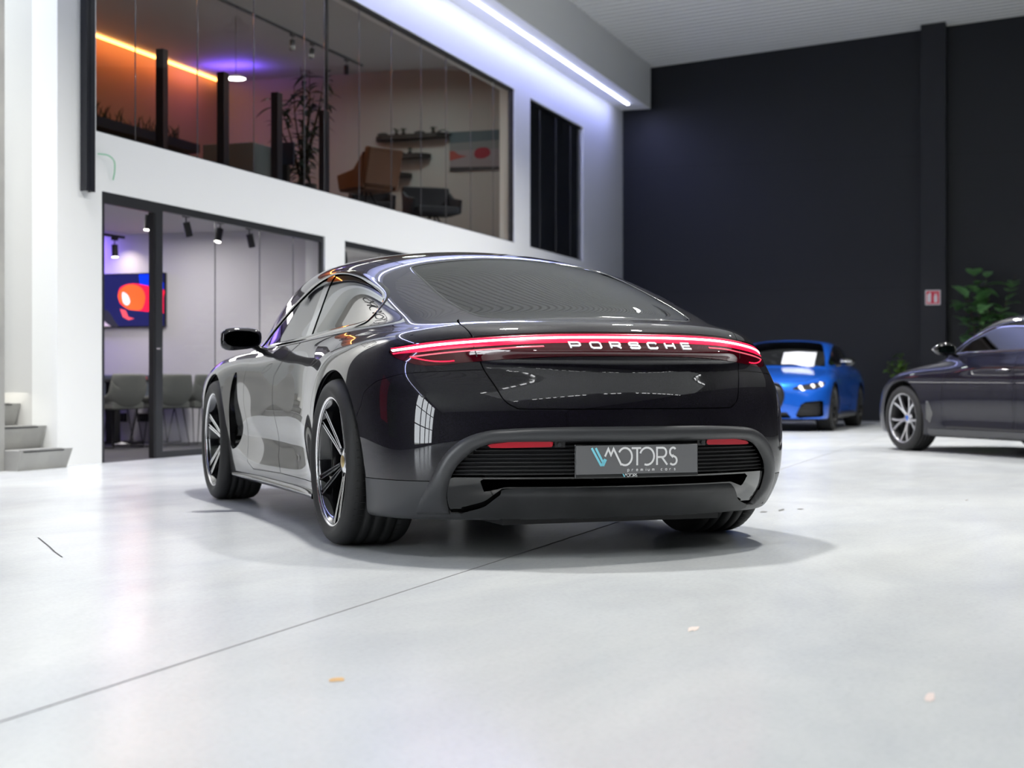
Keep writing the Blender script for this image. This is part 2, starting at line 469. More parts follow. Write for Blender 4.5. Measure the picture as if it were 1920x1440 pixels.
SALOON = dict(
    gmax=Spl([(-1.3, .80), (-1.0, .87), (-.8, .92), (-.55, .938), (-.25, .967), (0, .980), (.3, .972), (.6, .945), (1.1, .93), (1.6, .928), (2.1, .94), (2.5, .958), (2.9, .968), (3.3, .955), (3.6, .92), (4.0, .84)]),
    gz=Spl([(.05, -.09), (.15, -.05), (.25, -.028), (.38, -.012), (.52, 0), (.64, 0), (.74, -.012), (.82, -.035), (.9, -.075), (1.0, -.14), (1.3, -.35)]),
    scoop=(.028, .40, .13, .65, 2.15),
    rear_z=Spl([(0, -.72), (.1, -.82), (.2, -.92), (.32, -1.0), (.42, -1.025), (.53, -1.035), (.6, -1.028), (.7, -.992), (.78, -.965), (.83, -.972), (.875, -.985), (.91, -.985), (1.0, -.97)]),
    rear_c=Spl([(.1, .36), (.35, .37), (.6, .42), (.77, .48), (.88, .60), (1.0, .62)]),
    front_z=Spl([(.1, 3.82), (.3, 3.91), (.5, 3.93), (.65, 3.86), (.75, 3.75), (.9, 3.5)]),
    front_c=Spl([(.1, .25), (1, .3)]),
    deck=Spl([(-1.2, .905), (-1.0, .925), (-.9, .937), (-.75, .950), (-.5, .960), (-.2, .966), (.2, .962), (.8, .950), (1.5, .940), (2.2, .935), (2.7, .925), (3.0, .905), (3.3, .845), (3.6, .74), (3.9, .60)]),
    deck_c=.07, hood=.05, hood_x=3.2,
    bottom=Spl([(-1.2, .165), (-.9, .155), (-.6, .15), (0, .15), (3, .15), (4, .18)]),
    k_corner=.24, k_top=.16,
    roof=Spl([(-1.2, .76), (-1.0, .845), (-.85, .905), (-.68, .968), (-.4, 1.058), (0, 1.176), (.4, 1.283), (.8, 1.350), (1.2, 1.378), (1.45, 1.379), (1.8, 1.352), (2.1, 1.285), (2.5, 1.135), (2.85, .985), (3.2, .82), (3.6, .60)]),
    roof_c=.185, roof_c6=.22, tumble=.46,
    belt=Spl([(-1.1, .36), (-.85, .50), (-.6, .64), (-.3, .745), (0, .800), (.4, .835), (1.0, .845), (1.6, .835), (2.1, .80), (2.6, .72), (3.0, .62)]),
    k_roof=.10, k_join=.07)

# ------------------------------------------------------------------ shared car materials
M_BLACKPAINT = paint_mat('deep blackberry metallic paint', (.0008, .0007, .0012), (.016, .010, .032), 0., .5, 1400, .25)
M_GLOSSBLK = mat('gloss black trim', (.004, .004, .004), .08, coat=1.)
M_SATIN = mat('satin dark grey plastic', (.045, .046, .049), .36, bump=(900, .03))
M_SATIN2 = mat('matte black plastic', (.012, .012, .013), .5)
M_RUBBER = mat('tyre rubber', (.014, .014, .014), .62, bump=(300, .15))
M_CABIN = mat('black cabin fabric', (.01, .01, .01), .8)
M_DARKGLASS = glass_mat('tinted car glass', (.03, .03, .03), 0., 2.0)
M_CLEARGLASS = glass_mat('clear car glass', (.55, .6, .6), 0., 1.55)
M_CHROME = mat('bright machined metal', (.75, .75, .76), .22, 1.)
M_RIMBLK = mat('gloss black wheel metal', (.006, .006, .007), .15, .2, 1.)
M_DISC = mat('brake disc steel', (.35, .35, .36), .35, 1.)
M_CALIPER = mat('dark caliper metal', (.02, .02, .022), .35, .3)
M_SILVER = mat('silver lettering', (.8, .8, .82), .4, .35)
M_LAMPCORE = mat('tail light tube glow', (.9, .2, .25), .4, emit=(1, .42, .5), estr=9)
M_LAMPRED = mat('tail light red glow', (.5, .0, .02), .3, emit=(1, .01, .06), estr=1.6)
M_LAMPPINK = mat('tail light pink strip', (.5, .1, .12), .2, emit=(1, .12, .2), estr=.6)
M_LAMPGLASS = mat('smoked red lamp lens', (.03, .001, .004), .05, coat=1., emit=(1, 0, .04), estr=.02)
M_REFLECT = mat('red reflector lens', (.42, .004, .018), .3, emit=(1, .01, .04), estr=.05)

def wheel(name, root, cx, cy, R, rr, width, side, spokes, style, edge_mat=None, parent_name='wheel'):
    """side +1: outer face towards +y. Returns the wheel part (tyre) with rim, spokes ... below it"""
    e = bpy.data.objects.new(name, None); COL.objects.link(e); e.parent = root; e.location = (cx, cy, R); e.empty_display_size = .1
    M = Matrix.Rotation(-pi/2*side, 4, 'X')          # local z -> outward
    hw = width/2
    prof = [(rr-.004, -hw+.015), (rr+.012, -hw+.004), (rr+.03, -hw-.004), (R-.045, -hw-.006), (R-.018, -hw+.006), (R-.006, -hw+.022), (R-.001, -hw+.04)]
    g = [-.075, -.028, .028, .075] if width > .28 else [-.06, -.02, .02, .06]
    for c in g: prof += [(R, c-.006), (R-.008, c-.0045), (R-.008, c+.0045), (R, c+.006)]
    prof += [(R-.001, hw-.04), (R-.006, hw-.022), (R-.018, hw-.006), (R-.045, hw+.006), (rr+.03, hw+.004), (rr+.012, hw-.004), (rr-.004, hw-.015)]
    t = MB(); t.lathe(prof, M, 96)
    # shoulder sipes
    for i in range(70):
        a = 2*pi*i/70
        for c0, c1 in ((hw-.075, hw-.028), (-hw+.028, -hw+.075)):
            V = []
            for z in (c0, c1):
                for da in (-.0045, .0045): V.append(M @ Vector(((R+.0006)*cos(a+da), (R+.0006)*sin(a+da), z)))
            t.add(V, [[0, 1, 3, 2]])
    tyre = t.build('tyre', M_RUBBER, e)
    m = MB()
    dep = hw-.012
    m.lathe([(rr+.006, dep+.004), (rr+.008, dep-.004), (rr-.004, dep-.012), (rr-.016, dep-.05), (rr-.03, 0), (rr-.012, -dep+.02), (rr+.006, -dep)], M, 72)
    m.build('rim', M_RIMBLK if style == 'twin' else M_SATIN2, e)
    m = MB(); m.lathe([(rr+.0095, dep-.002), (rr+.007, dep+.005), (rr+.001, dep+.003), (rr-.004, dep-.006)], M, 72); m.build('rim_lip', edge_mat or M_CHROME, e)
    def rot(a): return M @ Matrix.Rotation(a, 4, 'Z')
    zi = dep-.055; zo = dep-.012; r0 = .055; r1 = rr-.006
    if style == 'twin':
        for a in spokes:
            body = MB(); A = rot(radians(a)); w0, w1 = .026, .050
            for s_ in (-1, 1):
                P = [(r0-.01, s_*w0*.55), (.12, s_*w0*1.0), (r1, s_*w1*.95)]
                q = [(r0-.01, s_*w0*.15), (.12, s_*w0*.55), (r1, s_*w1*.52)]
                zz = [zi, zi+.012, zo]
                V = []
                for k in range(3):
                    for (px, py) in (P[k], q[k]):
                        V += [A @ Vector((px, py, zz[k])), A @ Vector((px, py, zz[k]-.045))]
                F = []
                for k in range(2):
                    b = k*4; F += [[b, b+2, b+6, b+4], [b, b+4, b+5, b+1], [b+2, b+3, b+7, b+6], [b+1, b+5, b+7, b+3]]
                body.add(V, F)
            sp = body.build('spoke', M_RIMBLK, e, .002)
            ed = MB()
            for s_ in (-1, 1):
                for fr, wd in ((.93, .0035), (.30, .0025)):
                    pts = [(r0, s_*w0*.55*fr+s_*.002, zi+.0015), (.12, s_*w0*fr+s_*.001, zi+.0135), (r1, s_*w1*.97*max(fr, .56), zo+.0015)]
                    V = []
                    for k, (x, y, z) in enumerate(pts): V += [A @ Vector((x, y-wd, z)), A @ Vector((x, y+wd, z))]
                    ed.add(V, [[0, 1, 3, 2], [2, 3, 5, 4]])
            x, z = r1, zo+.0015
            ed.build('spoke_edge', M_CHROME, sp)
        hub = MB(); hub.lathe([(0, zi+.004), (.03, zi+.006), (.045, zi+.002), (.075, zi-.006), (.08, zi-.04), (0, zi-.05)], M, 30); hub.build('hub', M_CHROME, e)
    else:
        for a in spokes:
            body = MB(); A = rot(radians(a))
            for s_ in (-1, 1):
                pts = spline_pts([(r0-.01, s_*.008), (.10, s_*.010), (.17, s_*.030), (r1+.004, s_*.066)], 4); V = []; n = len(pts)
                for k, (x, y) in enumerate(pts):
                    t_ = k/(n-1); w = .009+.004*t_; z = zi+(zo-zi)*t_
                    V += [A @ Vector((x, y-w, z)), A @ Vector((x, y+w, z)), A @ Vector((x, y+w*.8, z-.03)), A @ Vector((x, y-w*.8, z-.03))]
                F = []
                for k in range(n-1):
                    b = k*4
                    for q in range(4): F.append([b+q, b+(q+1) % 4, b+4+(q+1) % 4, b+4+q])
                body.add(V, F)
            body.build('spoke', edge_mat or M_CHROME, e)
        hub = MB(); hub.lathe([(0, zi+.004), (.035, zi+.004), (.06, zi-.004), (.075, zi-.04), (0, zi-.05)], M, 30); hub.build('hub', edge_mat or M_CHROME, e)
    cap = MB(); cap.lathe([(0, zi+.010), (.024, zi+.009), (.030, zi+.004)], M, 24)
    cap.build('centre_cap', mat('wheel cap gold', (.55, .42, .18), .3, .8) if style == 'twin' else mat('wheel cap blue', (.02, .12, .5), .2, coat=1), e)
    for k in range(5 if style == 'twin' else 0):
        a = 2*pi*k/5+.3; MB().cyl(rot(a) @ Vector((.058, 0, zi-.01)), rot(a) @ Vector((.058, 0, zi+.006)), .009, n=8).build('wheel_bolt', M_SATIN2, e)
    d = MB(); d.lathe([(.06, zi-.11), (.195, zi-.11), (.195, zi-.135), (.06, zi-.135)], M, 48); d.build('brake_disc', M_DISC, e)
    c = MB(); c.prism(arc(0, 0, .20, .20, -35, 25, 9)+arc(0, 0, .12, .12, 25, -35, 9), zi-.15, zi-.085, M); c.build('brake_caliper', M_CALIPER, e)
    return e

def arch_parts(car, xc, zc, R, paint, flange=.035, pts=44, lo=-22, hi=202):
    """rolled lip and dark wheelhouse liner on both sides"""
    for sg in (1, -1):
        t = np.radians(np.linspace(lo, hi, pts)); xz = np.stack([xc+R*np.cos(t), zc+R*np.sin(t)], 1)
        A = car.on_side(xz, sg); ok = A[:, 2] > .02
        r2 = np.stack([xc+(R+.004)*np.cos(t), zc+(R+.004)*np.sin(t)], 1)
        B = A.copy(); B[:, 1] -= sg*flange; B[:, 0] = r2[:, 0]; B[:, 2] = r2[:, 1]
        C = B.copy(); C[:, 1] = sg*.50; C[:, 0] = xc+(R+.01)*np.cos(t); C[:, 2] = zc+(R+.01)*np.sin(t)
        n = len(A)
        mesh_obj('arch_lip', np.concatenate([A, B]), [[i, i+1, n+i+1, n+i] for i in range(n-1)], paint, car.root, True)
        Cc = np.array([[xc, sg*.50, zc]])
        mesh_obj('wheelhouse', np.concatenate([B, C, Cc]), [[i, i+1, n+i+1, n+i] for i in range(n-1)]+[[n+i, n+i+1, 2*n] for i in range(n-1)], M_SATIN2, car.root, True)

def both(VT):
    """split a mesh in its left and right halves"""
    V, T = VT; return clip(V, T, V[:, 1].copy()), clip(V, T, -V[:, 1])

# ------------------------------------------------------------------ the black saloon in front
CARX = (.126, 7.171); CARROT = radians(90+20.82)
def build_main_car():
    root = thing('saloon_car', 'glossy black four-door electric sports saloon seen from behind with a lit red light bar', 'car', (CARX[0], CARX[1], 0), CARROT)
    c = Car(SALOON, root, .019, (-1.15, -1.08, .08), (4.05, 1.08, 1.46))
    big = lambda v: np.where(v, 0., 1.)
    # wheel openings
    for xc, R in ((-.015, .392), (2.9, .392)):
        c.cut(lambda V: np.maximum(np.hypot(V[:, 0]-xc, V[:, 2]-.362)-R, .5-np.abs(V[:, 1])), 0, False)
    arch_parts(c, -.015, .362, .392, M_BLACKPAINT); arch_parts(c, 2.9, .362, .392, M_BLACKPAINT)
    # glass areas
    dlo = spline_pts([(2.42, .886), (2.1, .893), (1.6, .903), (1.1, .915), (.55, .938), (.14, .958), (.045, .985), (.035, 1.04), (.10, 1.087), (.26, 1.137), (.53, 1.198), (.8, 1.236), (1.05, 1.246), (1.3, 1.214), (1.6, 1.133), (1.9, 1.04), (2.2, .95)], 6, True)
    sideg = c.cut(lambda V: np.where(V[:, 2] > .86, psdf(V[:, [0, 2]], dlo), 1.), .001)
    for sg, VT in zip((1, -1), both(sideg)):
        V, T = VT
        xm = lambda V: .945+(V[:, 2]-.93)*.42
        front = clip(V, T, V[:, 0]-xm(V)-.055); rear = clip(V, T, xm(V)-.055-V[:, 0])
        a = clip(V, T, .055-(V[:, 0]-xm(V))); pill = clip(a[0], a[1], a[0][:, 0]-xm(a[0])+.055)
        c.obj('door_glass', front, M_DARKGLASS, off=-.006); c.obj('door_glass', rear, M_DARKGLASS, off=-.006)
        c.obj('pillar_trim', pill, M_GLOSSBLK, off=-.002)
        c.band('window_seal', dlo, .020, lambda P, s_=sg: c.on_side(P, s_), M_GLOSSBLK, .004, True, k=3)
    rg = spline_pts([(-.70, 0), (-.695, .2), (-.66, .36), (-.585, .455), (-.49, .495), (-.3, .522), (-.1, .524), (.15, .512), (.34, .498), (.415, .47), (.425, .35), (.43, 0), (.425, -.35), (.415, -.47), (.34, -.498), (.15, -.512), (-.1, -.524), (-.3, -.522), (-.49, -.495), (-.585, -.455), (-.66, -.36), (-.695, -.2)], 5, True)
    rear = c.cut(lambda V: np.where(V[:, 2] > .9, psdf(V[:, :2], rg), 1.), .002)
    c.obj('rear_window', rear, M_DARKGLASS, off=-.001)
    c.band('rear_window_seal', rg, .012, c.on_top, M_GLOSSBLK, .002, True, k=2)
    rf = spline_pts([(.50, 0), (.50, .44), (.56, .49), (.9, .50), (1.3, .50), (1.62, .49), (1.72, .45), (1.76, 0), (1.72, -.45), (1.62, -.49), (1.3, -.50), (.9, -.50), (.56, -.49), (.50, -.44)], 5, True)
    roof = c.cut(lambda V: np.where(V[:, 2] > 1.1, psdf(V[:, :2], rf), 1.), .002)
    c.obj('roof_glass', roof, M_GLOSSBLK)
    ws = spline_pts([(1.84, 0), (1.81, .40), (1.86, .52), (2.2, .60), (2.6, .66), (2.76, .66), (2.86, .4), (2.9, 0), (2.86, -.4), (2.76, -.66), (2.6, -.66), (2.2, -.60), (1.86, -.52), (1.81, -.40)], 5, True)
    wsm = c.cut(lambda V: np.where(V[:, 2] > .88, psdf(V[:, :2], ws), 1.), .002)
    c.obj('windscreen', wsm, M_DARKGLASS, off=-.002)
    # tail lamp band across the rear
    zc = Spl([(0, .877), (.2, .8765), (.4, .872), (.58, .861), (.74, .845), (.846, .828)])
    top = [(y, float(zc(abs(y)))+.020-.006*(abs(y)/.85)**4) for y in np.linspace(-.835, .835, 60)]
    lowz = Spl([(0, .802), (.3, .799), (.55, .785), (.7, .770), (.8, .775), (.86, .812)])
    bot = [(y, float(lowz(abs(y)))) for y in np.linspace(.845, -.845, 60)]
    lamp_poly = np.array([(-.855, .822)]+top+[(.855, .822)]+bot)
    c.cut(lambda V: np.where(V[:, 0] < -.40, psdf(V[:, 1:], lamp_poly), 1.), .0015, False)
    lens = c.patch('tail_lamp', lamp_poly, .012, c.on_rear, M_LAMPGLASS, -.001)
    yy = np.linspace(.846, -.846, 90); line = np.stack([yy, zc(np.abs(yy))], 1)
    edge = np.clip((.86-np.abs(yy))/.1, .35, 1)
    c.band('light_tube', line, .009, c.on_rear, M_LAMPCORE, .003, parent=lens, k=3)
    c.band('light_strip', line-np.array([0, .013]), .016*edge, c.on_rear, M_LAMPRED, .0012, parent=lens, k=3)
    c.band('light_strip', line+np.array([0, .009]), .008*edge, c.on_rear, M_LAMPRED, .0012, parent=lens, k=3)
    for sg in (1, -1):
        y2 = np.linspace(.80, .36, 24)*sg; l2 = np.stack([y2, zc(np.abs(y2))-.031-.004*(np.abs(y2)/.8)], 1)
        c.band('light_strip', l2, .006, c.on_rear, M_LAMPPINK, .001, parent=lens, k=2)
        y3 = np.linspace(.80, .66, 10)*sg; l3 = np.stack([y3, .782+.5*(np.abs(y3)-.70)**2*4], 1)
        c.band('light_strip', l3, .005, c.on_rear, M_LAMPRED, .001, parent=lens, k=2)
        c.band('lamp_joint', [(.588*sg, .884), (.592*sg, .84), (.585*sg, .80)], .004, c.on_rear, M_SATIN2, .0015, parent=lens, k=2)
    # maker's lettering: wide square letters
    LET = {'P': [[(0, 0), (0, 1), (.85, 1), (1, .85), (1, .55), (.85, .4), (0, .4)]],
           'O': [[(.15, 0), (.85, 0), (1, .18), (1, .82), (.85, 1), (.15, 1), (0, .82), (0, .18), (.15, 0)]],
           'R': [[(0, 0), (0, 1), (.85, 1), (1, .85), (1, .58), (.85, .43), (0, .43)], [(.6, .43), (1, 0)]],
           'S': [[(1, .8), (.9, 1), (.12, 1), (0, .88), (0, .62), (.12, .52), (.88, .52), (1, .4), (1, .13), (.88, 0), (.1, 0), (0, .2)]],
           'C': [[(1, .8), (.88, 1), (.14, 1), (0, .84), (0, .16), (.14, 0), (.88, 0), (1, .2)]],
           'H': [[(0, 0), (0, 1)], [(1, 0), (1, 1)], [(0, .5), (1, .5)]],
           'E': [[(1, 1), (0, 1), (0, 0), (1, 0)], [(0, .5), (.95, .5)]]}
    st = []; word = 'PORSCHE'; w, h, pitch = .040, .022, .0803
    for i, chh in enumerate(word):
        y0 = .262-i*pitch
        c.text('letter', [[(y0-a*w, .8325+b*h) for a, b in s_] for s_ in LET[chh]], .0062, c.on_rear, M_SILVER, .003, parent=lens)
    # boot lid
    lid = spline_pts([(0, .596), (.42, .596), (.475, .603), (.512, .63), (.535, .68), (.565, .75), (.583, .82), (.592, .88), (.60, .925), (.585, .945)], 6)
    lidp = np.concatenate([lid, [(.50, 1.02), (-.50, 1.02)], (lid*[-1, 1])[::-1]])
    lidm = c.cut(lambda V: np.where(V[:, 0] < -.52, psdf(V[:, 1:], lidp), 1.), .0022)
    c.obj('boot_lid', lidm, M_BLACKPAINT)
    # bumper with the dark frame round its lower half
    outer = spline_pts([(0, .527), (.3, .526), (.5, .519), (.59, .508), (.66, .480), (.715, .43), (.748, .37), (.768, .31), (.785, .24), (.79, .178)], 6)
    inner = spline_pts([(0, .467), (.3, .468), (.50, .467), (.57, .459), (.62, .437), (.66, .40), (.688, .36), (.703, .31), (.705, .26), (.695, .22), (.675, .178)], 6)
    cl = lambda a: np.concatenate([a, (a*[-1, 1])[::-1][:-1]]) if abs(a[0][0]) > 1e-6 else np.concatenate([a, (a*[-1, 1])[::-1]])
    OUT, INN = cl(outer), cl(inner)
    c.cut(lambda V: np.where(V[:, 0] < -.3, psdf(V[:, 1:], OUT), 1.), -.004, False)
    def bulge(u, v):
        P = np.stack([u, v], 1); a = -psdf(P, OUT); b = psdf(P, INN); t = np.clip(a/np.maximum(a+b, 1e-4), 0, 1)
        return .002+.016*np.sqrt(np.maximum(1-(2*t-1)**2, 0))*np.clip((v-.178)/.12, .15, 1)-.03*np.clip(t-.8, 0, 1)*5*.3
    c.patch('bumper_frame', OUT, .011, c.on_rear, M_SATIN, bulge, hole=INN)
    # grille behind the plate
    gl = np.array([p for p in INN if p[1] > .325]); 
    gl = np.array([p for p in inner if p[1] >= .325]); gl = np.concatenate([gl, [(gl[-1][0]+.003, .325)], [(-gl[-1][0]-.003, .325)], (gl*[-1, 1])[::-1]])
    c.patch('bumper_grille', gl, .02, c.on_rear, M_SATIN2, lambda u, v: -.028+.008*np.sin(v*2*pi/.0165), hv=.0022)
    for sg in (1, -1):
        rp = np.array([(.338*sg, .447), (.338*sg, .468), (.50*sg, .467), (.565*sg, .459), (.61*sg, .442), (.56*sg, .443)])
        c.patch('reflector', rp if sg > 0 else rp[::-1], .012, c.on_rear, M_REFLECT, -.012)
        b_ = np.array([(.290*sg, .445), (.290*sg, .467), (.332*sg, .468), (.332*sg, .445)])
        pk = c.patch('sensor_plate', b_ if sg > 0 else b_[::-1], .01, c.on_rear, M_SATIN2, -.013)
        q = c.on_rear([(.312*sg, .457)])[0]
        MB().cyl(q+np.array([.012, 0, 0]), q+np.array([.006, 0, 0]), .008, n=16).build('parking_sensor', M_SATIN, pk)
    # number plate
    px = float(c.on_rear([(0, .40)])[0][0])-.010
    hold = MB(); hold.box(px, px+.012, -.266, .266, .328, .458, bev=.003); hold = hold.build('plate_holder', M_GLOSSBLK, root)
    MB().box(px-.003, px+.001, -.262, .262, .342, .454, bev=.0012).build('number_plate', mat('grey brushed number plate', (.19, .19, .195), .33, .3, bump=(60, .05)), root)
    white = mat('white print', (.85, .85, .85), .4); cyan = mat('light cyan print', (.25, .72, .85), .4)
    def plate_text(name, strokes, w, m, y0, z0, sc, d=.0045):
        V = []; F = []
        for s_ in strokes:
            P = np.array(s_, float)*sc; L, R = ribbon(P, w)
            for i in range(len(P)-1):
                k = len(V)
                for q in (L[i], R[i], R[i+1], L[i+1]): V.append((px-d, y0-q[0], z0+q[1]))
                F.append([k, k+1, k+2, k+3])
        mesh_obj(name, V, F, m, hold)
    def logo(y0, z0, sc, w, tag_=''):
        plate_text('logo_stripe', [[(0, 1), (.58, 0)], [(.24, 1), (.70, .16)], [(.58, 0), (.80, .38)], [(.68, 0), (.86, .36)]], w*1.15, cyan, y0, z0, sc)
        g = [[(.80, .52), (1.00, .94), (1.16, .60), (1.32, .94), (1.80, .02)],
             arc(2.02, .5, .42, .48, 150, 90, 6)[:-1]+arc(2.02, .5, .42, .48, 90, -120, 14),
             [(2.42, .96), (3.0, .96)], [(2.76, .96), (2.76, 0)],
             arc(3.36, .5, .44, .48, 160, -110, 18),
             [(3.98, 0), (3.98, .96), (4.34, .96)]+arc(4.34, .70, .22, .26, 90, -90, 8)[1:]+[(4.0, .44)], [(4.28, .44), (4.62, 0)],
             arc(4.98, .72, .20, .24, 40, 270, 10)+arc(4.98, .24, .23, .24, 90, -140, 11)]
        for gl_ in ([g[0]], [g[1]], g[2:4], [g[4]], g[5:7], [g[7]]): plate_text('logo_letter', gl_, w, white, y0, z0, sc)
    logo(.198, .374, .0705, .0078)
    logo(.066, .330, .0118, .0016)
    # small words under the logo
    SM = {'p': [[(0, -.4), (0, .7)], arc(.3, .35, .3, .35, 180, -180, 12)], 'r': [[(0, 0), (0, .7)], arc(.3, .35, .3, .33, 180, 60, 6)],
          'e': [[(0, .36), (.6, .36)]+arc(.3, .35, .3, .35, 0, 310, 12)], 'm': [[(0, 0), (0, .7)], [(0, .5), (.15, .68), (.35, .62), (.38, 0)], [(.38, .5), (.55, .68), (.74, .6), (.76, 0)]],
          'i': [[(0, 0), (0, .7)], [(0, .88), (0, 1.0)]], 'u': [[(0, .7), (0, .2), (.15, 0), (.45, 0), (.6, .2), (.6, .7)], [(.6, .2), (.6, 0)]],
          'c': [arc(.3, .35, .3, .35, 50, 310, 10)], 'a': [arc(.3, .35, .3, .35, 0, 360, 12), [(.6, .7), (.6, 0)]], 's': [[(.55, .6), (.3, .7), (.08, .56), (.28, .38), (.5, .26), (.4, .02), (.02, .08)]]}
    adv = {'m': 1.45, 'i': .55, ' ': 1.0}; x = 0; stw = []
    for chh in 'premium cars':
        for s_ in SM.get(chh, []): stw.append([(x+a*.72, b*.72) for a, b in s_])
        x += adv.get(chh, 1.22)
    k = .221/x
    plate_text('slogan', stw, .0022, white, .045, .352, k)
    # slot and diffuser below the plate
    lowp = np.array([p for p in inner if .17 <= p[1] < .325]); lowp = np.concatenate([[(lowp[0][0], .325)], lowp]); LP = np.concatenate([lowp, (lowp*[-1, 1])[::-1]])
    slot = np.array([(-.60, .318), (-.575, .262), (-.50, .285), (.50, .285), (.575, .262), (.60, .318)])
    c.patch('lower_bumper_surround', LP, .016, c.on_rear, M_GLOSSBLK, -.012, hole=slot)
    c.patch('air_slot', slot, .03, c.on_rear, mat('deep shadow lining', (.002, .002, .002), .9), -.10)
    dif = spline_pts([(-.61, .172), (-.56, .215), (-.515, .262), (-.47, .279), (0, .281), (.47, .279), (.515, .262), (.56, .215), (.61, .172), (0, .170)], 5, True)
    c.patch('diffuser', dif, .014, c.on_rear, mat('scuffed black plastic', (.012, .013, .014), .38, noise=(7, (.024, .025, .027))), lambda u, v: .006+.25*np.clip(.19-v, 0, 1)-.02*np.clip((v-.262)/.02, 0, 1))
    # lower rear corners, bumper skin
    lowc = c.cut(lambda V: np.maximum(V[:, 0]+.30, V[:, 2]-.312-.0*V[:, 0]), .0015)
    c.obj('bumper_corner', lowc, M_SATIN)
    bpoly = np.array([(-.40, .60), (-.42, .66), (-.5, .705), (-.62, .735), (-.8, .748), (-1.3, .748), (-1.3, .05), (-.30, .05), (-.30, .5)])
    bump_ = c.cut(lambda V: psdf(V[:, [0, 2]], bpoly), .0012)
    c.obj('bumper_skin', bump_, M_BLACKPAINT)
    # doors
    fd = spline_pts([(2.10, .872), (1.03, .898), (1.25, .82), (1.40, .74), (1.385, .5), (1.415, .32), (1.35, .235), (2.0, .225), (2.12, .26), (2.06, .5), (2.10, .72)], 1, True)
    ra = [(-.015+.47*cos(a), .362+.47*sin(a)) for a in np.radians([75, 62, 50, 38, 25, 12, 0, -12])]
    rd = np.array([(1.02, .898), (.45, .918), (.2, .925), (.12, .88)]+ra+[(.50, .235), (1.34, .235), (1.405, .32), (1.375, .5), (1.39, .735), (1.24, .815)])
    for poly in (fd, rd):
        dm = c.cut(lambda V: np.where(np.abs(V[:, 1]) > .6, psdf(V[:, [0, 2]], poly), 1.), .0018)
        for sg, VT in zip((1, -1), both(dm)):
            dr = c.obj('car_door', VT, M_BLACKPAINT)
            hx = 1.60 if poly is fd else .44
            hz = .775 if poly is fd else .80
            c.band('door_handle', [(hx+.11*cos(a)-.0, hz+.014*sin(a)+.02*cos(a)*-1) for a in np.linspace(0, 2*pi, 25)[:-1]], .003, lambda P, s_=sg: c.on_side(P, s_), M_SATIN2, .0008, True, parent=dr, k=1)
    # air outlet behind the front wheel
    vent = spline_pts([(2.36, .745), (2.42, .57), (2.46, .34), (2.33, .335), (2.20, .40), (2.145, .49), (2.22, .62), (2.28, .74)], 3, True)
    c.cut(lambda V: np.where(np.abs(V[:, 1]) > .6, psdf(V[:, [0, 2]], vent), 1.), 0, False)
    for sg in (1, -1):
        c.patch('air_outlet', vent, .02, lambda P, s_=sg: c.on_side(P, s_), M_GLOSSBLK, lambda u, v: -.05+.0*u)
        P_ = np.asarray(vent); A = c.on_side(P_, sg); B = A-unormal(c.F, A)*.052; n = len(A)
        mesh_obj('outlet_edge', np.concatenate([A, B]), [[i, (i+1) % n, n+(i+1) % n, n+i] for i in range(n)], M_GLOSSBLK, root, True)
    # sill blades
    for sg in (1, -1):
        X = np.linspace(2.46, .46, 30); A = c.on_side(np.stack([X, np.full(30, .20)], 1), sg); V = []
        for i, q in enumerate(A):
            e = .012+.014*(i/29)
            V += [(q[0], q[1]-sg*.02, .205), (q[0], q[1]+sg*e, .185), (q[0], q[1]+sg*e, .165), (q[0], q[1]-sg*.06, .15)]
        F = [[i*4+q, i*4+q+1, i*4+5+q, i*4+4+q] for i in range(29) for q in range(3)]
        mesh_obj('sill_blade', V, F, M_BLACKPAINT, root, True)
    c.obj('body_panels', (c.V, c.T), M_BLACKPAINT)
    # dark inner structure just under the skin, open at the windows
    V, T = c.V, c.T
    Vs = [V, lidm[0], bump_[0]]; Ts = [T, lidm[1]+len(V), bump_[1]+len(V)+len(lidm[0])]
    sv = np.concatenate(Vs); N = unormal(c.F, sv); mesh_obj('inner_structure', sv-N*.014, np.concatenate(Ts), M_SATIN2, root, True)
    for sg in (1, -1):
        X = np.linspace(.3, 2.5, 24); rows = []
        for z in (.2, .45, .7, .86):
            q = c.on_side(np.stack([X, np.full(24, z)], 1), sg); q[:, 1] -= sg*.05; rows.append(q)
        V = np.concatenate(rows); F = [[r*24+i, r*24+i+1, (r+1)*24+i+1, (r+1)*24+i] for r in range(3) for i in range(23)]
        mesh_obj('door_lining', V, F, M_CABIN, root, True)
    un = MB(); un.box(-.80, 3.5, -.48, .48, .135, .16); un.box(.45, 2.45, -.84, .84, .14, .17); un.build('underbody', M_SATIN2, root)
    cab = MB(); cab.box(-.80, -.12, -.50, .50, .84, .86); cab.build('cabin_shelf', M_CABIN, root); MB().box(2.3, 2.85, -.68, .68, .82, .88, bev=.03).build('dashboard', M_CABIN, root)
    for sx, sy, ss in ((1.25, .38, 1), (1.25, -.38, 1), (.28, .34, .94), (.28, -.34, .94)):
        s_ = MB(); s_.box(sx-.02, sx+.5, sy-.26, sy+.26, .28, .52, bev=.05)
        Mx = Matrix.Translation((sx, sy, .5)) @ Matrix.Rotation(radians(-18), 4, 'Y')
        s_.box(-.07, .07, -.24, .24, -.02, .50*ss, Mx, bev=.045); s_.box(-.05, .05, -.13, .13, .50*ss, .64*ss, Mx, bev=.03)
        s_.build('car_seat', M_CABIN, root)
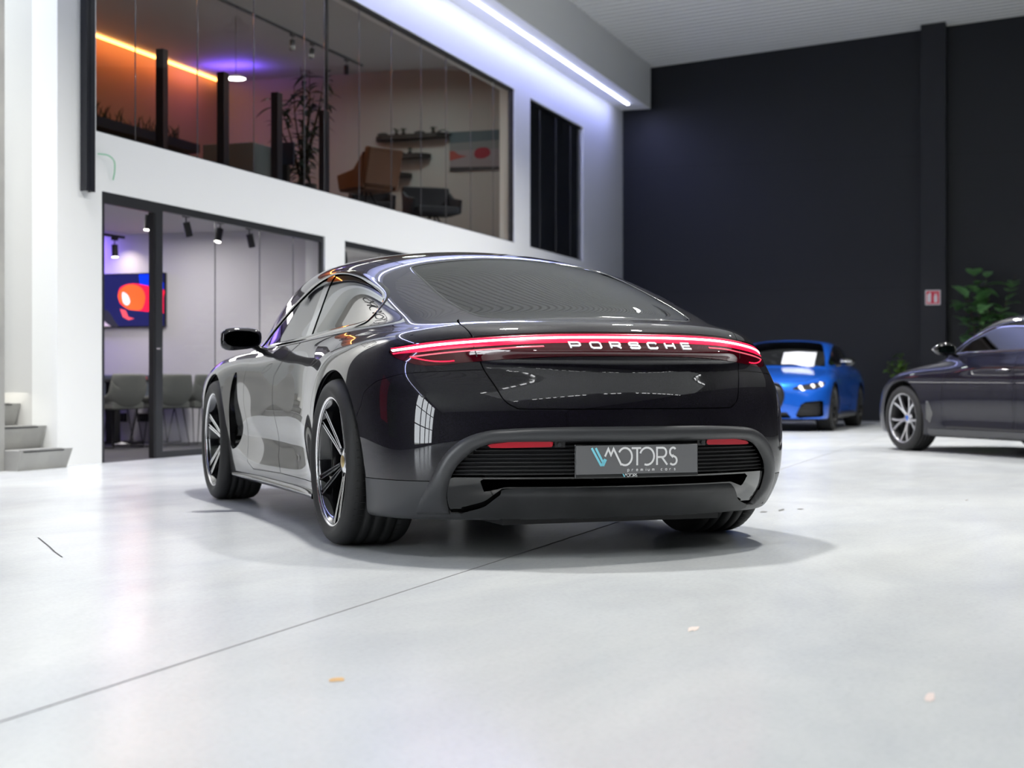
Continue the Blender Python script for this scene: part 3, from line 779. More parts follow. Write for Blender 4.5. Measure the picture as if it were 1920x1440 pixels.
    # mirrors
    for sg in (1, -1):
        V = []; F = []; nu, nv = 22, 14
        for i in range(nu):
            a = 2*pi*i/nu
            for j in range(nv+1):
                b = -pi/2+pi*j/nv; cb = abs(cos(b))**.6; sb = abs(sin(b))**.8*(1 if b > 0 else -1)
                ca = abs(cos(a))**.6*(1 if cos(a) > 0 else -1); sa = abs(sin(a))**.6*(1 if sin(a) > 0 else -1)
                x = sb*(.105 if sb > 0 else .030); y = cb*ca*.112; z = cb*sa*(.060+.007*ca)
                V.append((1.86+x, sg*(.995+y), .928+z-.006*ca+.01))
        for i in range(nu):
            k = (i+1) % nu
            for j in range(nv): F.append([i*(nv+1)+j, k*(nv+1)+j, k*(nv+1)+j+1, i*(nv+1)+j+1])
        hs = mesh_obj('door_mirror', V, F, M_BLACKPAINT, root, True)
        gl = MB(); P = [(1.829, sg*(.995+.094*abs(cos(a))**.7*(1 if cos(a) > 0 else -1)), .937+.043*abs(sin(a))**.7*(1 if sin(a) > 0 else -1)) for a in np.linspace(0, 2*pi, 33)[:-1]]
        gl.add(P, [list(range(32))]); gl.build('mirror_glass', mat('mirror glass', (.05, .08, .08), .02, 1.), hs)
        ft = MB(); ft.tube([(1.93, sg*.80, .865), (1.92, sg*.87, .878), (1.90, sg*.93, .905)], lambda t: .022-.006*t, 10); ft.build('mirror_foot', M_GLOSSBLK, hs)
    w = []
    for xc, yc, wd, sp in ((0, .828, .305, 98), (2.9, .838, .265, 98+20)):
        for sg in (1, -1):
            wheel('wheel', root, xc, sg*yc, .358, .272, wd, sg, [sp+72*k for k in range(5)], 'twin')
    return root

# ------------------------------------------------------------------ the hall
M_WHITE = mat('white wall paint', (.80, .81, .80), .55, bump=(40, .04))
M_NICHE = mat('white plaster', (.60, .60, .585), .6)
M_CONC = mat('light concrete', (.27, .27, .26), .6, noise=(3, (.34, .34, .32)), bump=(30, .15))
M_NAVY = mat('dark navy cladding', (.0075, .0092, .0135), .45, bump=(8, .02))
M_FRAME = mat('dark window frame', (.02, .021, .024), .4)
M_SOFFIT = mat('grey white soffit paint', (.74, .75, .74), .6)
M_CARPET = mat('dark grey carpet', (.06, .058, .065), .9, bump=(400, .3))
M_OFFICE = mat('office wall paint', (.62, .61, .62), .6)
M_LED = mat('white led strip', (1, 1, 1), .5, emit=(.62, .66, 1), estr=22)
M_PANE = glass_mat('window pane', (.93, .95, .95), 0., 1.35)
M_JOINT = mat('clear glass joint', (.10, .10, .10), .10, coat=1., coat_rough=.08)

def fstruct(name, mb, m, parent=None, bevel=0.):
    o = mb.build(name, m, parent, bevel)
    if not parent: o.matrix_world = FM; o['kind'] = 'structure'
    return o
def local(mb_fn): pass

# polished concrete floor with joints and marks
def floor_mat():
    m = bpy.data.materials.new('polished concrete'); m.use_nodes = True; nt = m.node_tree; b = nt.nodes['Principled BSDF']; N = nt.nodes.new; L = nt.links.new
    tc = N('ShaderNodeTexCoord'); mp = N('ShaderNodeMapping'); mp.inputs['Scale'].default_value = (.35, .8, 1); L(tc.outputs['Object'], mp.inputs[0])
    n1 = N('ShaderNodeTexNoise'); n1.inputs['Scale'].default_value = 1.6; n1.inputs['Detail'].default_value = 8; n1.inputs['Roughness'].default_value = .62; n1.inputs['Distortion'].default_value = .6; L(mp.outputs[0], n1.inputs[0])
    r1 = N('ShaderNodeValToRGB'); r1.color_ramp.elements[0].position = .3; r1.color_ramp.elements[1].position = .7
    r1.color_ramp.elements[0].color = (.53, .555, .57, 1); r1.color_ramp.elements[1].color = (.66, .675, .665, 1); L(n1.outputs['Fac'], r1.inputs[0])
    n2 = N('ShaderNodeTexNoise'); n2.inputs['Scale'].default_value = 60; n2.inputs['Detail'].default_value = 4; L(tc.outputs['Object'], n2.inputs[0])
    r2 = N('ShaderNodeValToRGB'); r2.color_ramp.elements[0].position = .3; r2.color_ramp.elements[1].position = .55; r2.color_ramp.elements[0].color = (.93, .93, .93, 1); r2.color_ramp.elements[1].color = (1, 1, 1, 1); L(n2.outputs['Fac'], r2.inputs[0])
    mx = N('ShaderNodeMix'); mx.data_type = 'RGBA'; mx.blend_type = 'MULTIPLY'; mx.inputs['Factor'].default_value = 1; L(r1.outputs[0], mx.inputs['A']); L(r2.outputs[0], mx.inputs['B'])
    L(mx.outputs['Result'], b.inputs['Base Color'])
    n3 = N('ShaderNodeTexNoise'); n3.inputs['Scale'].default_value = 3; n3.inputs['Detail'].default_value = 6; L(mp.outputs[0], n3.inputs[0])
    mr = N('ShaderNodeMapRange'); mr.inputs['To Min'].default_value = .16; mr.inputs['To Max'].default_value = .30; L(n3.outputs['Fac'], mr.inputs['Value']); L(mr.outputs[0], b.inputs['Roughness'])
    b.inputs['Specular IOR Level'].default_value = .45
    n4 = N('ShaderNodeTexNoise'); n4.inputs['Scale'].default_value = 14; L(tc.outputs['Object'], n4.inputs[0])
    bp = N('ShaderNodeBump'); bp.inputs['Strength'].default_value = .05; bp.inputs['Distance'].default_value = .01; L(n4.outputs['Fac'], bp.inputs['Height']); L(bp.outputs[0], b.inputs['Normal'])
    return m
SB, SE = -24.0, 18.1        # hall from behind the camera to the dark wall
YR = -19.0                  # right hand wall
fl = fstruct('floor', MB().box(SB-.3, SE+.3, YR-.3, 0.0, -.2, 0).box(-3.4, -.5, 0, 3.6, -.2, 0), floor_mat())
jt = MB()
jt.box(SB, SE, -5.813, -5.807, .0002, .0009)
for s_ in (4.6, 11.4, -15): jt.box(s_-.003, s_+.003, YR, 0, .0002, .0009)
jo = fstruct('trim_1', jt, mat('joint filler', (.16, .16, .16), .7))
stain = [(-8.63, -6.27, .030, .018, (.55, .33, .12)), (-3.46, -6.40, .05, .02, (.12, .12, .12)), (-3.30, -6.47, .07, .012, (.1, .1, .1)), (-3.20, -6.56, .04, .016, (.13, .13, .13)), (-3.55, -6.1, .03, .01, (.2, .2, .2)), (-2.2, -7.4, .05, .01, (.25, .24, .22)), (-7.6, -6.9, .05, .014, (.62, .52, .46)), (-8.4, -7.6, .06, .01, (.6, .5, .46)), (-2.9, -7.3, .05, .008, (.3, .3, .3))]
for x, y, a, b_, c_ in stain:
    rr = random.Random(int(abs(x*100)))
    P = [(x+a*cos(t)*(1+.35*rr.uniform(-1, 1)), y+b_*sin(t)*(1+.35*rr.uniform(-1, 1)), .0011) for t in np.linspace(0, 2*pi, 14)[:-1]]
    o = mesh_obj('floor_mark', P, [list(range(13))], mat('mark %.2f %.2f' % (c_[0], c_[2]), c_, .6)); o.matrix_world = FM; o['kind'] = 'structure'
ck = MB(); P = np.array([(-5.93, -3.54), (-6.09, -3.68), (-6.26, -3.83), (-6.42, -3.965), (-6.59, -4.12)]); L_, R_ = ribbon(P, .007)
for i in range(4): ck.add([(*L_[i], .0011), (*R_[i], .0011), (*R_[i+1], .0011), (*L_[i+1], .0011)], [[0, 1, 2, 3]])
fstruct('trim_2', ck, mat('crack', (.08, .08, .08), .8))

# white facade with its openings
T = .25
w = MB()
for s0, s1, z0, z1 in ((-.66, 0, 0, 2.39), (4.55, 5.09, 0, 2.39), (8.6, 18.1, 0, 2.39), (-.66, 18.1, 2.39, 2.90), (-.66, -.09, 2.90, 5.30), (11.42, 12.20, 2.90, 5.30), (15.31, 18.1, 2.90, 5.30), (-.66, 18.1, 5.30, 7.0)):
    w.box(s0, s1, 0, T, z0, z1)
fstruct('wall_left', w, M_WHITE)
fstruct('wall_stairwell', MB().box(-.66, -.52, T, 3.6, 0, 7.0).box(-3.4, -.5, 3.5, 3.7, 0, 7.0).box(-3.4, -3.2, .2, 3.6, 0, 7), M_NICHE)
fstruct('wall_concrete', MB().box(-1.6, -1.37, 0, .22, 0, 7.2), M_CONC)
fstruct('wall_stair_front', MB().box(-3.4, -1.6, 0, .22, 0, 7.2), M_WHITE)
# further left: dark wall with a tall mullioned shop window, red panel and green wall, all seen only as reflections
fstruct('wall_near', MB().box(-13, -3.4, 0, .22, 0, 7.2).box(SB, -20, 0, .22, 0, 7.2).box(-20, -13, 0, .22, 6.5, 7.2).box(-20, -13, 0, .22, 0, .15), M_NAVY)
mu = MB()
for s_ in np.linspace(-20, -13, 5): mu.box(s_-.07, s_+.07, .05, .15, .15, 6.5)
for z_ in (.2, 1.9, 4.1, 6.45): mu.box(-20, -13, .05, .15, z_-.05, z_+.05)
fstruct('window_6', mu, M_FRAME)
fstruct('trim_6', MB().box(-7.6, -6.6, -.04, 0, .8, 3.6), mat('red banner', (.5, .01, .03), .6))
fstruct('trim_7', MB().box(-9.2, -7.7, -.05, 0, .4, 3.9), mat('green wall', (.04, .10, .015), .8, noise=(9, (.01, .03, .01)), bump=(30, 1)))
# soffit with the light strip
fstruct('ceiling_bulkhead', MB().box(-14, 17.94, -.60, 0, 6.03, 6.95), M_SOFFIT)
stp = MB(); stp.box(-13.5, 17.25, -.345, -.305, 6.010, 6.028, bev=.004)
st = stp.build('led_strip', M_LED); st.matrix_world = FM; tag(st, 'long glowing white light strip under the bulkhead above the white wall', 'light')
area('strip_light', 4, -.325, 6.0, 26, .04, 150, (.22, .26, 1))
# corrugated sloping roof
V = []; F = []; ss = np.arange(SB-.2, SE+.4, .25)
for s_ in ss:
    for ds, dz in ((0, 0), (.14, 0), (.16, .045), (.23, .045)):
        for y_ in (.2, YR-.2): V.append((s_+ds, y_, 6.82-.073*y_+dz))
F = [[i*2, i*2+1, i*2+3, i*2+2] for i in range(len(V)//2-1)]
c_ = mesh_obj('ceiling', V, F, mat('grey white roof sheet', (.62, .63, .61), .5)); c_.matrix_world = FM; c_['kind'] = 'structure'
# dark end wall, its pilaster and panel joints
fstruct('wall_end', MB().box(SE, SE+.3, YR, .3, 0, 9), M_NAVY)
fstruct('pillar', MB().box(SE-.32, SE, -6.14, -5.70, 0, 8.2), mat('dark grey pilaster', (.0125, .014, .019), .5))
g = MB()
for z_ in (2.48, 4.9): g.box(SE-.004, SE+.001, YR, -.02, z_-.012, z_+.012)
fstruct('trim_3', g, mat('panel joint', (.008, .009, .012), .6))
# right and rear walls (seen only in reflections)
fstruct('wall_right', MB().box(SB, SE, YR-.3, YR, 0, 9), M_NAVY)
fstruct('wall_rear', MB().box(SB-.3, SB, YR, .3, 0, 9), M_NAVY)
# unseen roof panel and bright slots added for the band the boot lid mirrors
def roofz(y): return 6.80-.073*y
def roofstrip(name, off, hw, m, dz, cuts=((0, 1),)):
    a = np.array([-15.0, -7.0]); b = np.array([-2.6, -18.6]); d_ = (b-a); n_ = np.array([-d_[1], d_[0]])/np.hypot(*d_); V = []; F = []
    for c0, c1 in cuts:
        k = len(V)
        for p in (a+d_*c0+n_*(off-hw), a+d_*c1+n_*(off-hw), a+d_*c1+n_*(off+hw), a+d_*c0+n_*(off+hw)): V.append((p[0], p[1], roofz(p[1])-dz))
        F.append([k+3, k+2, k+1, k])
    fstruct(name, MB().add(V, F), m)
roofstrip('roof_glow_panel', 0, 1.7, mat('added roof glow panel', (.5, .5, .5), .6, emit=(.93, .98, .97), estr=.9), .03)
rr = random.Random(2); cuts = [(k/30+.003, k/30+.003+rr.uniform(.012, .027)) for k in range(30) if rr.random() > .25]
roofstrip('roof_glow_slots_1', 1.95, .07, mat('added roof glow slot', (1, 1, 1), .5, emit=(.97, .98, 1), estr=14), .04, cuts)
roofstrip('roof_glow_slots_2', -1.95, .07, mat('added roof glow slot', (1, 1, 1), .5, emit=(.97, .98, 1), estr=14), .04, cuts)
gr_ = fstruct('ground', MB().box(-40, 0, .3, 30, -.3, -.1), mat('outdoor paving', (.30, .31, .27), .8))
# high-bay lamps
for i, (s_, y_, p_) in enumerate(LUM):
    t = fthing('high_bay_lamp', 'round grey high-bay lamp hanging under the hall roof', 'light', s_, y_, 6.20, group='hall high-bay lamps')
    MB().lathe([(.21, 0), (.23, .01), (.20, .07), (.09, .12), (.07, .20), (0, .20)], None, 28).build('housing', mat('lamp housing', (.3, .3, .3), .4), t)
    MB().cyl((0, 0, .2), (0, 0, 6.82-.073*y_-6.20), .006, n=6).build('cable', M_FRAME, t)

# ---- ground-floor office behind the glass
o1 = MB(); o1.box(-.12, 5.05, 5.0, 5.2, 0, 2.6); o1.box(-.3, -.12, T, 5.2, 0, 2.6)
fstruct('wall_office', o1, M_OFFICE)
fstruct('wall_partition', MB().box(4.60, 5.05, T, 5.0, 0, 2.62), M_OFFICE)
fstruct('wall_office_far', MB().box(8.6, 8.8, T, 5.0, 0, 2.62).box(5.05, 8.6, 3.2, 3.4, 0, 2.62), M_OFFICE)
fstruct('floor_office', MB().box(-.12, 8.8, 0.02, 5.0, -.1, .004), M_CARPET)
fstruct('ceiling_office', MB().box(-.12, 8.8, T, 5.0, 2.49, 2.56), mat('office ceiling paint', (.5, .5, .5), .7))
# frames
def frame(name, s0, s1, z0, z1, muls, fw=.055, top=.07, base=.06, y=(.02, .12)):
    f = MB(); f.box(s0, s0+fw, *y, z0, z1); f.box(s1-fw, s1, *y, z0, z1); f.box(s0+fw, s1-fw, *y, z1-top, z1)
    if base: f.box(s0+fw, s1-fw, *y, z0, z0+base)
    for a, b in muls: f.box(a, b, *y, z0+base, z1-top)
    return fstruct(name, f, M_FRAME)
d1 = frame('door_1', 0, .99, 0, 2.39, [], .07, .10, 0, (.02, .06)); 
MB().box(.89, .95, .022, .075, 0, 2.30).build('door_leaf', mat('black door edge', (.008, .008, .009), .4), d1)
MB().cyl((.90, -.01, 1.02), (.90, -.05, 1.02), .012).build('door_handle', M_CHROME, d1)
w1 = frame('window_1', .99, 4.55, 0, 2.39, [], y=(.02, .06))
w2 = frame('window_2', 5.09, 8.6, 0, 2.39, [])
def panes(win, cuts, z0, z1, y=.045, jr=.006):
    for a, b in zip(cuts, cuts[1:]):
        m = MB(); m.add([(a+.004, y, z0), (b-.004, y, z0), (b-.004, y, z1), (a+.004, y, z1)], [[0, 1, 2, 3]]); m.build('glass_pane', M_PANE, win)
    for a in cuts[1:-1]: MB().cyl((a, y, z0), (a, y, z1), jr, n=8).build('glass_joint', M_JOINT, win)
panes(w1, [1.05, 2.08, 3.03, 3.82, 4.5], .06, 2.32)
panes(w2, [5.14, 6.2, 7.4, 8.55], .06, 2.32)
# ---- upper floor glazing
w3 = fstruct('window_3', MB().box(-.09, 11.42, .02, .10, 2.90, 2.915).box(-.09, 11.42, .02, .10, 5.265, 5.30).box(11.395, 11.42, .02, .10, 2.90, 5.30), M_FRAME)
panes(w3, [-.09, .61, 1.73, 2.9, 4.1, 4.62, 5.6, 6.6, 7.61, 8.54, 9.54, 10.53, 11.40], 2.915, 5.265, jr=.006)
w4 = fstruct('window_4', MB().box(12.20, 15.31, .03, .10, 2.90, 2.92).box(12.20, 15.31, .03, .10, 5.27, 5.29), M_FRAME)
panes(w4, [12.2, 12.86, 13.76, 14.63, 15.31], 2.92, 5.27, jr=.006)
fstruct('wall_blackout', MB().box(12.15, 15.36, .12, .16, 2.85, 5.35), mat('black blind behind glass', (.012, .014, .02), .7))
for i, (a, b) in enumerate(((1.25, 1.34), (2.43, 2.54), (3.63, 3.75), (4.84, 4.96))):
    t = MB().box(a-(a+b)/2, b-(a+b)/2, .0, .08, 0, 1.0).build('railing_post', mat('dark blue grey steel', (.012, .014, .022), .45), None)
    t.matrix_world = Matrix.Translation(FW((a+b)/2, .14, 2.90)) @ Matrix.Rotation(FROT, 4, 'Z')
    tag(t, ['first short dark post behind the upper glazing, nearest the orange wall', 'second short dark post behind the upper glazing, left of the round ceiling lamp', 'third short dark post behind the upper glazing, in front of the desk screen', 'fourth short dark post behind the upper glazing, in front of the tall plant'][i], 'post', 'short posts behind the upper glazing')
m_ = MB().box(4.84, 4.87, .11, .14, 3.9, 5.28).build('trim_4', M_FRAME); m_.matrix_world = FM; m_['kind'] = 'structure'
ch = MB(); ch.box(-.33, -.20, -.065, -.055, 2.35, 6.03); ch.box(-.33, -.315, -.055, .0, 2.35, 6.03); ch.box(-.215, -.20, -.055, .0, 2.35, 6.03); ch.box(-.28, -.265, -.070, -.065, 2.35, 6.03)
fstruct('trim_5', ch, mat('dark steel channel', (.014, .015, .02), .35, coat=.4))
wr = MB().tube(spline_pts([(-.09, -.02, 2.70), (.02, -.05, 2.70), (.10, -.06, 2.66), (.14, -.04, 2.58), (.145, -.02, 2.50)], 6), .006, 6).build('loose_cable', mat('pale green cable', (.22, .55, .32), .5))
wr.matrix_world = FM; tag(wr, 'thin pale green loose cable curling out of the white wall below the steel channel', 'cable')
MZ = 2.9
fstruct('floor_mezzanine', MB().box(-.4, 12.1, T, 5.5, 2.62, MZ), mat('grey office flooring', (.12, .11, .11), .6))
fstruct('wall_mezzanine_end', MB().box(11.8, 12.1, T, 5.5, MZ, 6.0), mat('taupe wall paint', (.40, .41, .40), .7))
fstruct('wall_mezzanine_back', MB().box(-.6, 11.8, 5.35, 5.5, MZ, 6.0), mat('terracotta wall paint', (.48, .26, .16), .7))
fstruct('wall_mezzanine_near', MB().box(-.6, -.4, T, 5.5, MZ, 6.0), M_OFFICE)
fstruct('ceiling_mezzanine', MB().box(-.6, 12.1, T, 5.5, 5.80, 5.9), mat('mezzanine ceiling paint', (.50, .51, .50), .7))
ost = MB().box(1.0, 11.6, 5.24, 5.28, 5.755, 5.785).build('led_strip', mat('amber led strip', (1, .6, .2), .5, emit=(1, .42, .10), estr=9))
ost.matrix_world = FM; tag(ost, 'amber light strip along the top of the terracotta wall upstairs', 'light')
area('amber_strip_light', 6.0, 5.2, 5.74, 10, .04, 42, (1, .30, .06), rx=radians(-12))
area('blue_cove_light', 10.6, 4.5, 5.5, .4, .7, 12, (.18, .08, 1), rx=pi)
area('mezzanine_light', 7.5, 2.4, 5.6, 6, .3, 26, (1, .97, .90))
area('mezzanine_spot', 10.2, 1.5, 5.5, .4, .4, 18, (.90, 1, .95))

def track_spot(parent, s, y, z, aim, lit, power=0, col=WARM, r=.038, L=.145):
    e = bpy.data.objects.new('spot_head', None); COL.objects.link(e); e.parent = parent; e.location = (s, y, z); e.empty_display_size = .05
    MB().box(-.05, .05, -.018, .018, -.035, 0).cyl((0, 0, -.035), (0, 0, -.085), .007, n=8).build('bracket', M_SATIN2, e)
    d = Vector(aim).normalized(); p = Vector((0, 0, -.085)); q = p+d*L
    MB().cyl(p, q, r, n=20).build('lamp_body', M_SATIN2, e)
    lm = mat('lit spot lens', (1, 1, 1), .3, emit=(1, .93, .85), estr=14) if lit else mat('dark spot lens', (.02, .02, .02), .2)
    MB().cyl(q+d*.001, q+d*.006, r*.93, n=20).build('lens', lm, e)
    if power:
        l = bpy.data.lights.new('spot_light', 'SPOT'); l.energy = power; l.color = col; l.spot_size = radians(75); l.spot_blend = .6; l.shadow_soft_size = .03
        o = bpy.data.objects.new('spot_light', l); COL.objects.link(o); o.parent = e; o.location = q+d*.02; o.rotation_euler = d.to_track_quat('-Z', 'Y').to_euler()
def rail(label, s0, s1, y, z, heads, group=None):
    t = fthing('track_light', label, 'light', 0, 0, 0, group=group)
    MB().box(s0, s1, y-.017, y+.017, z-.03, z).build('rail', M_SATIN2, t)
    for s, aim, lit, p in heads: track_spot(t, s, y, z-.03, aim, lit, p)
    return t
rail('black ceiling track with four spotlights right behind the office glass', 1.60, 4.0, .62, 2.49, [(1.78, (-.1, .05, -1), True, 22), (2.50, (.3, -.1, -1), False, 8), (3.22, (-.25, .1, -1), True, 22), (3.88, (.3, -.1, -1), False, 8)])
rail('short black ceiling track with one lit spotlight in front of the wall screen', 2.6, 4.45, 2.60, 2.46, [(4.25, (.02, -.02, -1), True, 14)])
rail('black ceiling track visible through the third office window', 5.3, 7.2, .62, 2.49, [(5.45, (-.4, 0, -1), True, 20), (6.4, (.3, 0, -1), False, 8)])
rail('black ceiling track with spotlights upstairs above the plant', 6.5, 11.2, 2.5, 5.80, [(8.72, (0, 0, -1), False, 0), (9.38, (-.3, 0, -1), False, 0), (10.6, (.4, .2, -1), False, 0)])
area('office_light', 2.2, 1.6, 2.43, 3.6, .5, 80, (1, .95, .95))
area('office_violet_light', 4.3, 3.9, 2.42, .3, 1.6, 50, (.25, .15, 1), ry=radians(-30))
area('office_two_light', 6.8, 1.8, 2.44, 2.4, .5, 90, (1, .97, .95))
area('stair_light', -1.0, .9, .62, .8, 1.2, 3.5, (1, .93, .78))

# stairs into the niche
for k in range(6):
    z1 = .16+.185*k; y0 = -.154+.255*k
    nm = ['lowest', 'second', 'third', 'fourth', 'fifth', 'sixth'][k]
    t = fthing('stair_step', f'{nm} raw concrete step of the stair beside the white wall', 'step', -1.6, y0, z1-.185 if k else 0, group='concrete stair steps')
    h = z1-(z1-.185 if k else 0)
    xl = .235 if y0 < .22 else -1.5; xr = .935
    s_ = MB(); V = [(xl, 0, h), (xr, 0, h), (xr, .255, h), (xl, .255, h), (xl, .035, 0), (xr-.04, .035, 0), (xr-.02, .255, 0), (xl, .255, 0)]
    s_.add(V, [[0, 1, 2, 3], [7, 6, 5, 4], [0, 4, 5, 1], [1, 5, 6, 2], [2, 6, 7, 3], [3, 7, 4, 0]]); s_.build('tread', M_CONC, t)
    MB().box(xl+.03, xr-.12, .02, .045, h, h+.003).box(xl+.03, xr-.12, -.001, .003, h-.014, h-.005).build('grip_strip', M_SATIN2, t)
hr = fthing('handrail', 'black handrail end sticking out from the concrete wall edge', 'handrail', -1.37, .09, 1.08)
MB().tube([(0, 0, .01), (.03, 0, .01), (.05, 0, 0), (.055, 0, -.02)], .020, 10).build('rail', M_SATIN2, hr)
MB().cyl((0, 0, .01), (.006, 0, .01), .032).build('bracket', M_SATIN2, hr)
# unseen lamp added left of frame, brightens what the car's side mirrors
ww = fthing('added_fill_lamp', 'slim black lamp added out of view to brighten the stair wall', 'light', -3.0, -1.2, 5.92)
MB().box(-.5, .5, -.06, .06, 0, .06, bev=.005).build('housing', M_SATIN2, ww)
MB().cyl((0, 0, .06), (0, 0, .98), .006, n=6).build('cable', M_FRAME, ww)
area('added_fill_light', -3.0, -1.2, 5.9, .9, .1, 155, (1, .97, .92), rx=radians(28), spread=80)

# black lettering high on the stair wall, mirrored by the car's rear side window
k_ = 0
for st in ([[(0, 1), (.58, 0)], [(.24, 1), (.70, .16)], [(.58, 0), (.80, .38)]], [[(.80, .52), (1.00, .94), (1.16, .60), (1.32, .94), (1.80, .02)]], [arc(2.02, .5, .42, .48, 150, -120, 18)], [[(2.42, .96), (3.0, .96)], [(2.76, .96), (2.76, 0)]], [arc(3.36, .5, .44, .48, 160, -110, 18)], [[(3.98, 0), (3.98, .96), (4.34, .96)]+arc(4.34, .70, .22, .26, 90, -90, 8)[1:]+[(4.0, .44)], [(4.28, .44), (4.62, 0)]], [arc(4.98, .72, .20, .24, 40, 270, 10)+arc(4.98, .24, .23, .24, 90, -140, 11)]):
    V = []; F = []
    for q in st:
        P = np.array(q, float)*[.32, .9]; L_, R_ = ribbon(P, .06)
        for i in range(len(P)-1):
            n_ = len(V)
            for a_ in (L_[i], R_[i], R_[i+1], L_[i+1]): V.append((-3.3+a_[0], -.004, 3.7+a_[1]))
            F.append([n_, n_+1, n_+2, n_+3])
    o = mesh_obj('trim_%d' % (8+k_), V, F, M_FRAME); o.matrix_world = FM; o['kind'] = 'structure'; k_ += 1

# ------------------------------------------------------------------ contents of the offices
def screen_mat():
    """picture on the wall screen: a red car nose on a dark blue ground"""
    return mat('screen dark blue', (.005, .006, .03), .15, coat=1., emit=(.01, .012, .12), estr=.9)
tv = fthing('wall_screen', 'wide wall screen showing a red and a white car, on the office partition', 'screen', 4.6, 2.92, 1.70)
MB().box(-.045, 0, -.82, .82, -.325, .325, bev=.006).build('housing', M_GLOSSBLK, tv)
def flat(name, pts, x, col, e, parent, k=0):
    P = spline_pts(pts, 5, True) if k else pts
    return mesh_obj(name, [(x, y, z) for y, z in P], [list(range(len(P)))], mat('screen colour %s' % name, col, .3, emit=col, estr=e), parent)
pic = MB().box(-.048, -.0452, -.805, .805, -.31, .31).build('display', screen_mat(), tv)
flat('picture_glow', [(-.66, .31), (-.46, .31), (-.48, .12), (-.80, .05), (-.80, .2)], -.0485, (.0, .03, .65), .8, pic)
flat('picture_red_car', [(-0.18, .10), (-0.23, .17), (-0.38, .20), (-0.58, .17), (-0.8, .12), (-0.8, .02), (-0.8, -.14), (-0.78, -.16), (-0.48, -.13), (-0.31, -.10), (-0.2, -.03)], -.0490, (.85, .01, .05), .9, pic, 1)
flat('picture_orange', [(-0.18, .09), (-0.26, .17), (-0.38, .19), (-0.5, .14), (-0.55, .03), (-0.5, -.11), (-0.38, -.12), (-0.28, -.09), (-0.19, 0)], -.0494, (1, .10, .02), 1, pic, 1)
flat('picture_headlamp', [(-0.24, .10), (-0.31, .06), (-0.34, -.02), (-0.3, -.06), (-0.25, -.03), (-0.23, .04)], -.0498, (.75, .72, .70), .9, pic, 1)
flat('picture_white_car', [(0.80, -.02), (0.17, -.10), (-0.03, -.18), (-0.18, -.31), (0.52, -.31)], -.0490, (.55, .45, .50), .8, pic)
flat('picture_wheel', [(0.04, -.12), (-0.04, -.13), (-0.14, -.26), (-0.18, -.31), (-0.08, -.31), (0.04, -.22)], -.0494, (.03, .03, .04), .6, pic, 1)
flat('picture_splitter', [(-0.2, -.10), (-0.24, -.20), (-0.32, -.24), (-0.4, -.22), (-0.32, -.20), (-0.28, -.12)], -.0494, (.75, .08, .10), .8, pic)
area('screen_spot', 4.35, 2.62, 2.36, .08, .08, 1.3, (1, .86, .66), ry=radians(-22), spread=110)

def shell_chair(label, cat, s, y, z, rz, col, group=None, legs='sled', hgt=.80, seat=.45, wid=.58, mname='chair'):
    t = fthing(mname, label, cat, s, y, z, rz, group)
    m = col
    # moulded shell: a strip from seat front up the back, with raised sides
    prof = [(.26, seat-.01), (.20, seat), (0, seat-.02), (-.16, seat-.01), (-.22, seat+.06), (-.255, seat+.18), (-.28, hgt)]
    P = spline_pts(prof, 4); nv = 13; V = []; n = len(P)
    for i, (x, zz) in enumerate(P):
        f = i/(n-1)
        for j in range(nv):
            u = -1+2*j/(nv-1); wl = wid/2*(1-.12*f**3)
            wrap = (.16 if f < .6 else .16*(1-f)/.4+.02)
            V.append((x+.11*u*u*max(0, (f-.5))*1.6, u*wl, zz+abs(u)**3*wrap*(0 if f > .85 else 1)*(.4+f)))
    F = [[i*nv+j, (i+1)*nv+j, (i+1)*nv+j+1, i*nv+j+1] for i in range(n-1) for j in range(nv-1)]
    o = mesh_obj('shell', V, F, m, t, True); md = o.modifiers.new('thick', 'SOLIDIFY'); md.thickness = .04; md.offset = 0; ms = o.modifiers.new('sub', 'SUBSURF'); ms.levels = 1; ms.render_levels = 1
    MB().box(-.2, .24, -wid*.42, wid*.42, seat-.03, seat+.05, bev=.02).build('seat_cushion', m, t)
    if legs == 'sled':
        for sy in (-1, 1):
            MB().tube([(.20, sy*.16, seat-.03), (.24, sy*.23, .012), (-.20, sy*.23, .012), (-.17, sy*.16, seat-.03)], .007, 8).build('sled_leg', M_SATIN2, t)
    else:
        for a in (45, 135, 225, 315):
            a = radians(a); MB().tube([(.04*cos(a), .04*sin(a), seat-.04), (.25*cos(a), .25*sin(a), .01)], .011, 8).build('leg', M_SATIN2, t)
    return t
M_GREYFAB = mat('grey shell fabric', (.15, .155, .14), .75, bump=(300, .1))
M_SLATE = mat('slate fabric', (.07, .085, .10), .7)
tb = fthing('meeting_table', 'black meeting table behind the office glass door', 'table', 3.25, 2.3, 0)
MB().box(-.75, .75, -.45, .45, .715, .745, bev=.005).build('tabletop', M_SATIN2, tb)
for x in (-.5, .5):
    MB().box(x-.06, x+.06, -.06, .06, .03, .715).build('table_leg', M_SATIN2, tb); MB().box(x-.08, x+.08, -.36, .36, 0.004, .03).build('foot', M_SATIN2, tb)
gch = 'grey meeting chairs'
shell_chair('grey shell chair at the left end of the meeting table', 'chair', 2.72, 1.62, .004, radians(80), M_GREYFAB, gch)
shell_chair('grey shell chair in front of the table, beside the door edge', 'chair', 3.34, 1.42, .004, radians(75), M_GREYFAB, gch)
shell_chair('grey shell chair seen whole through the fixed glass', 'chair', 3.98, 1.34, .004, radians(80), M_GREYFAB, gch, wid=.62)
shell_chair('slate shell chair behind the table, far right', 'chair', 4.27, 2.05, .004, radians(-170), M_SLATE, gch)
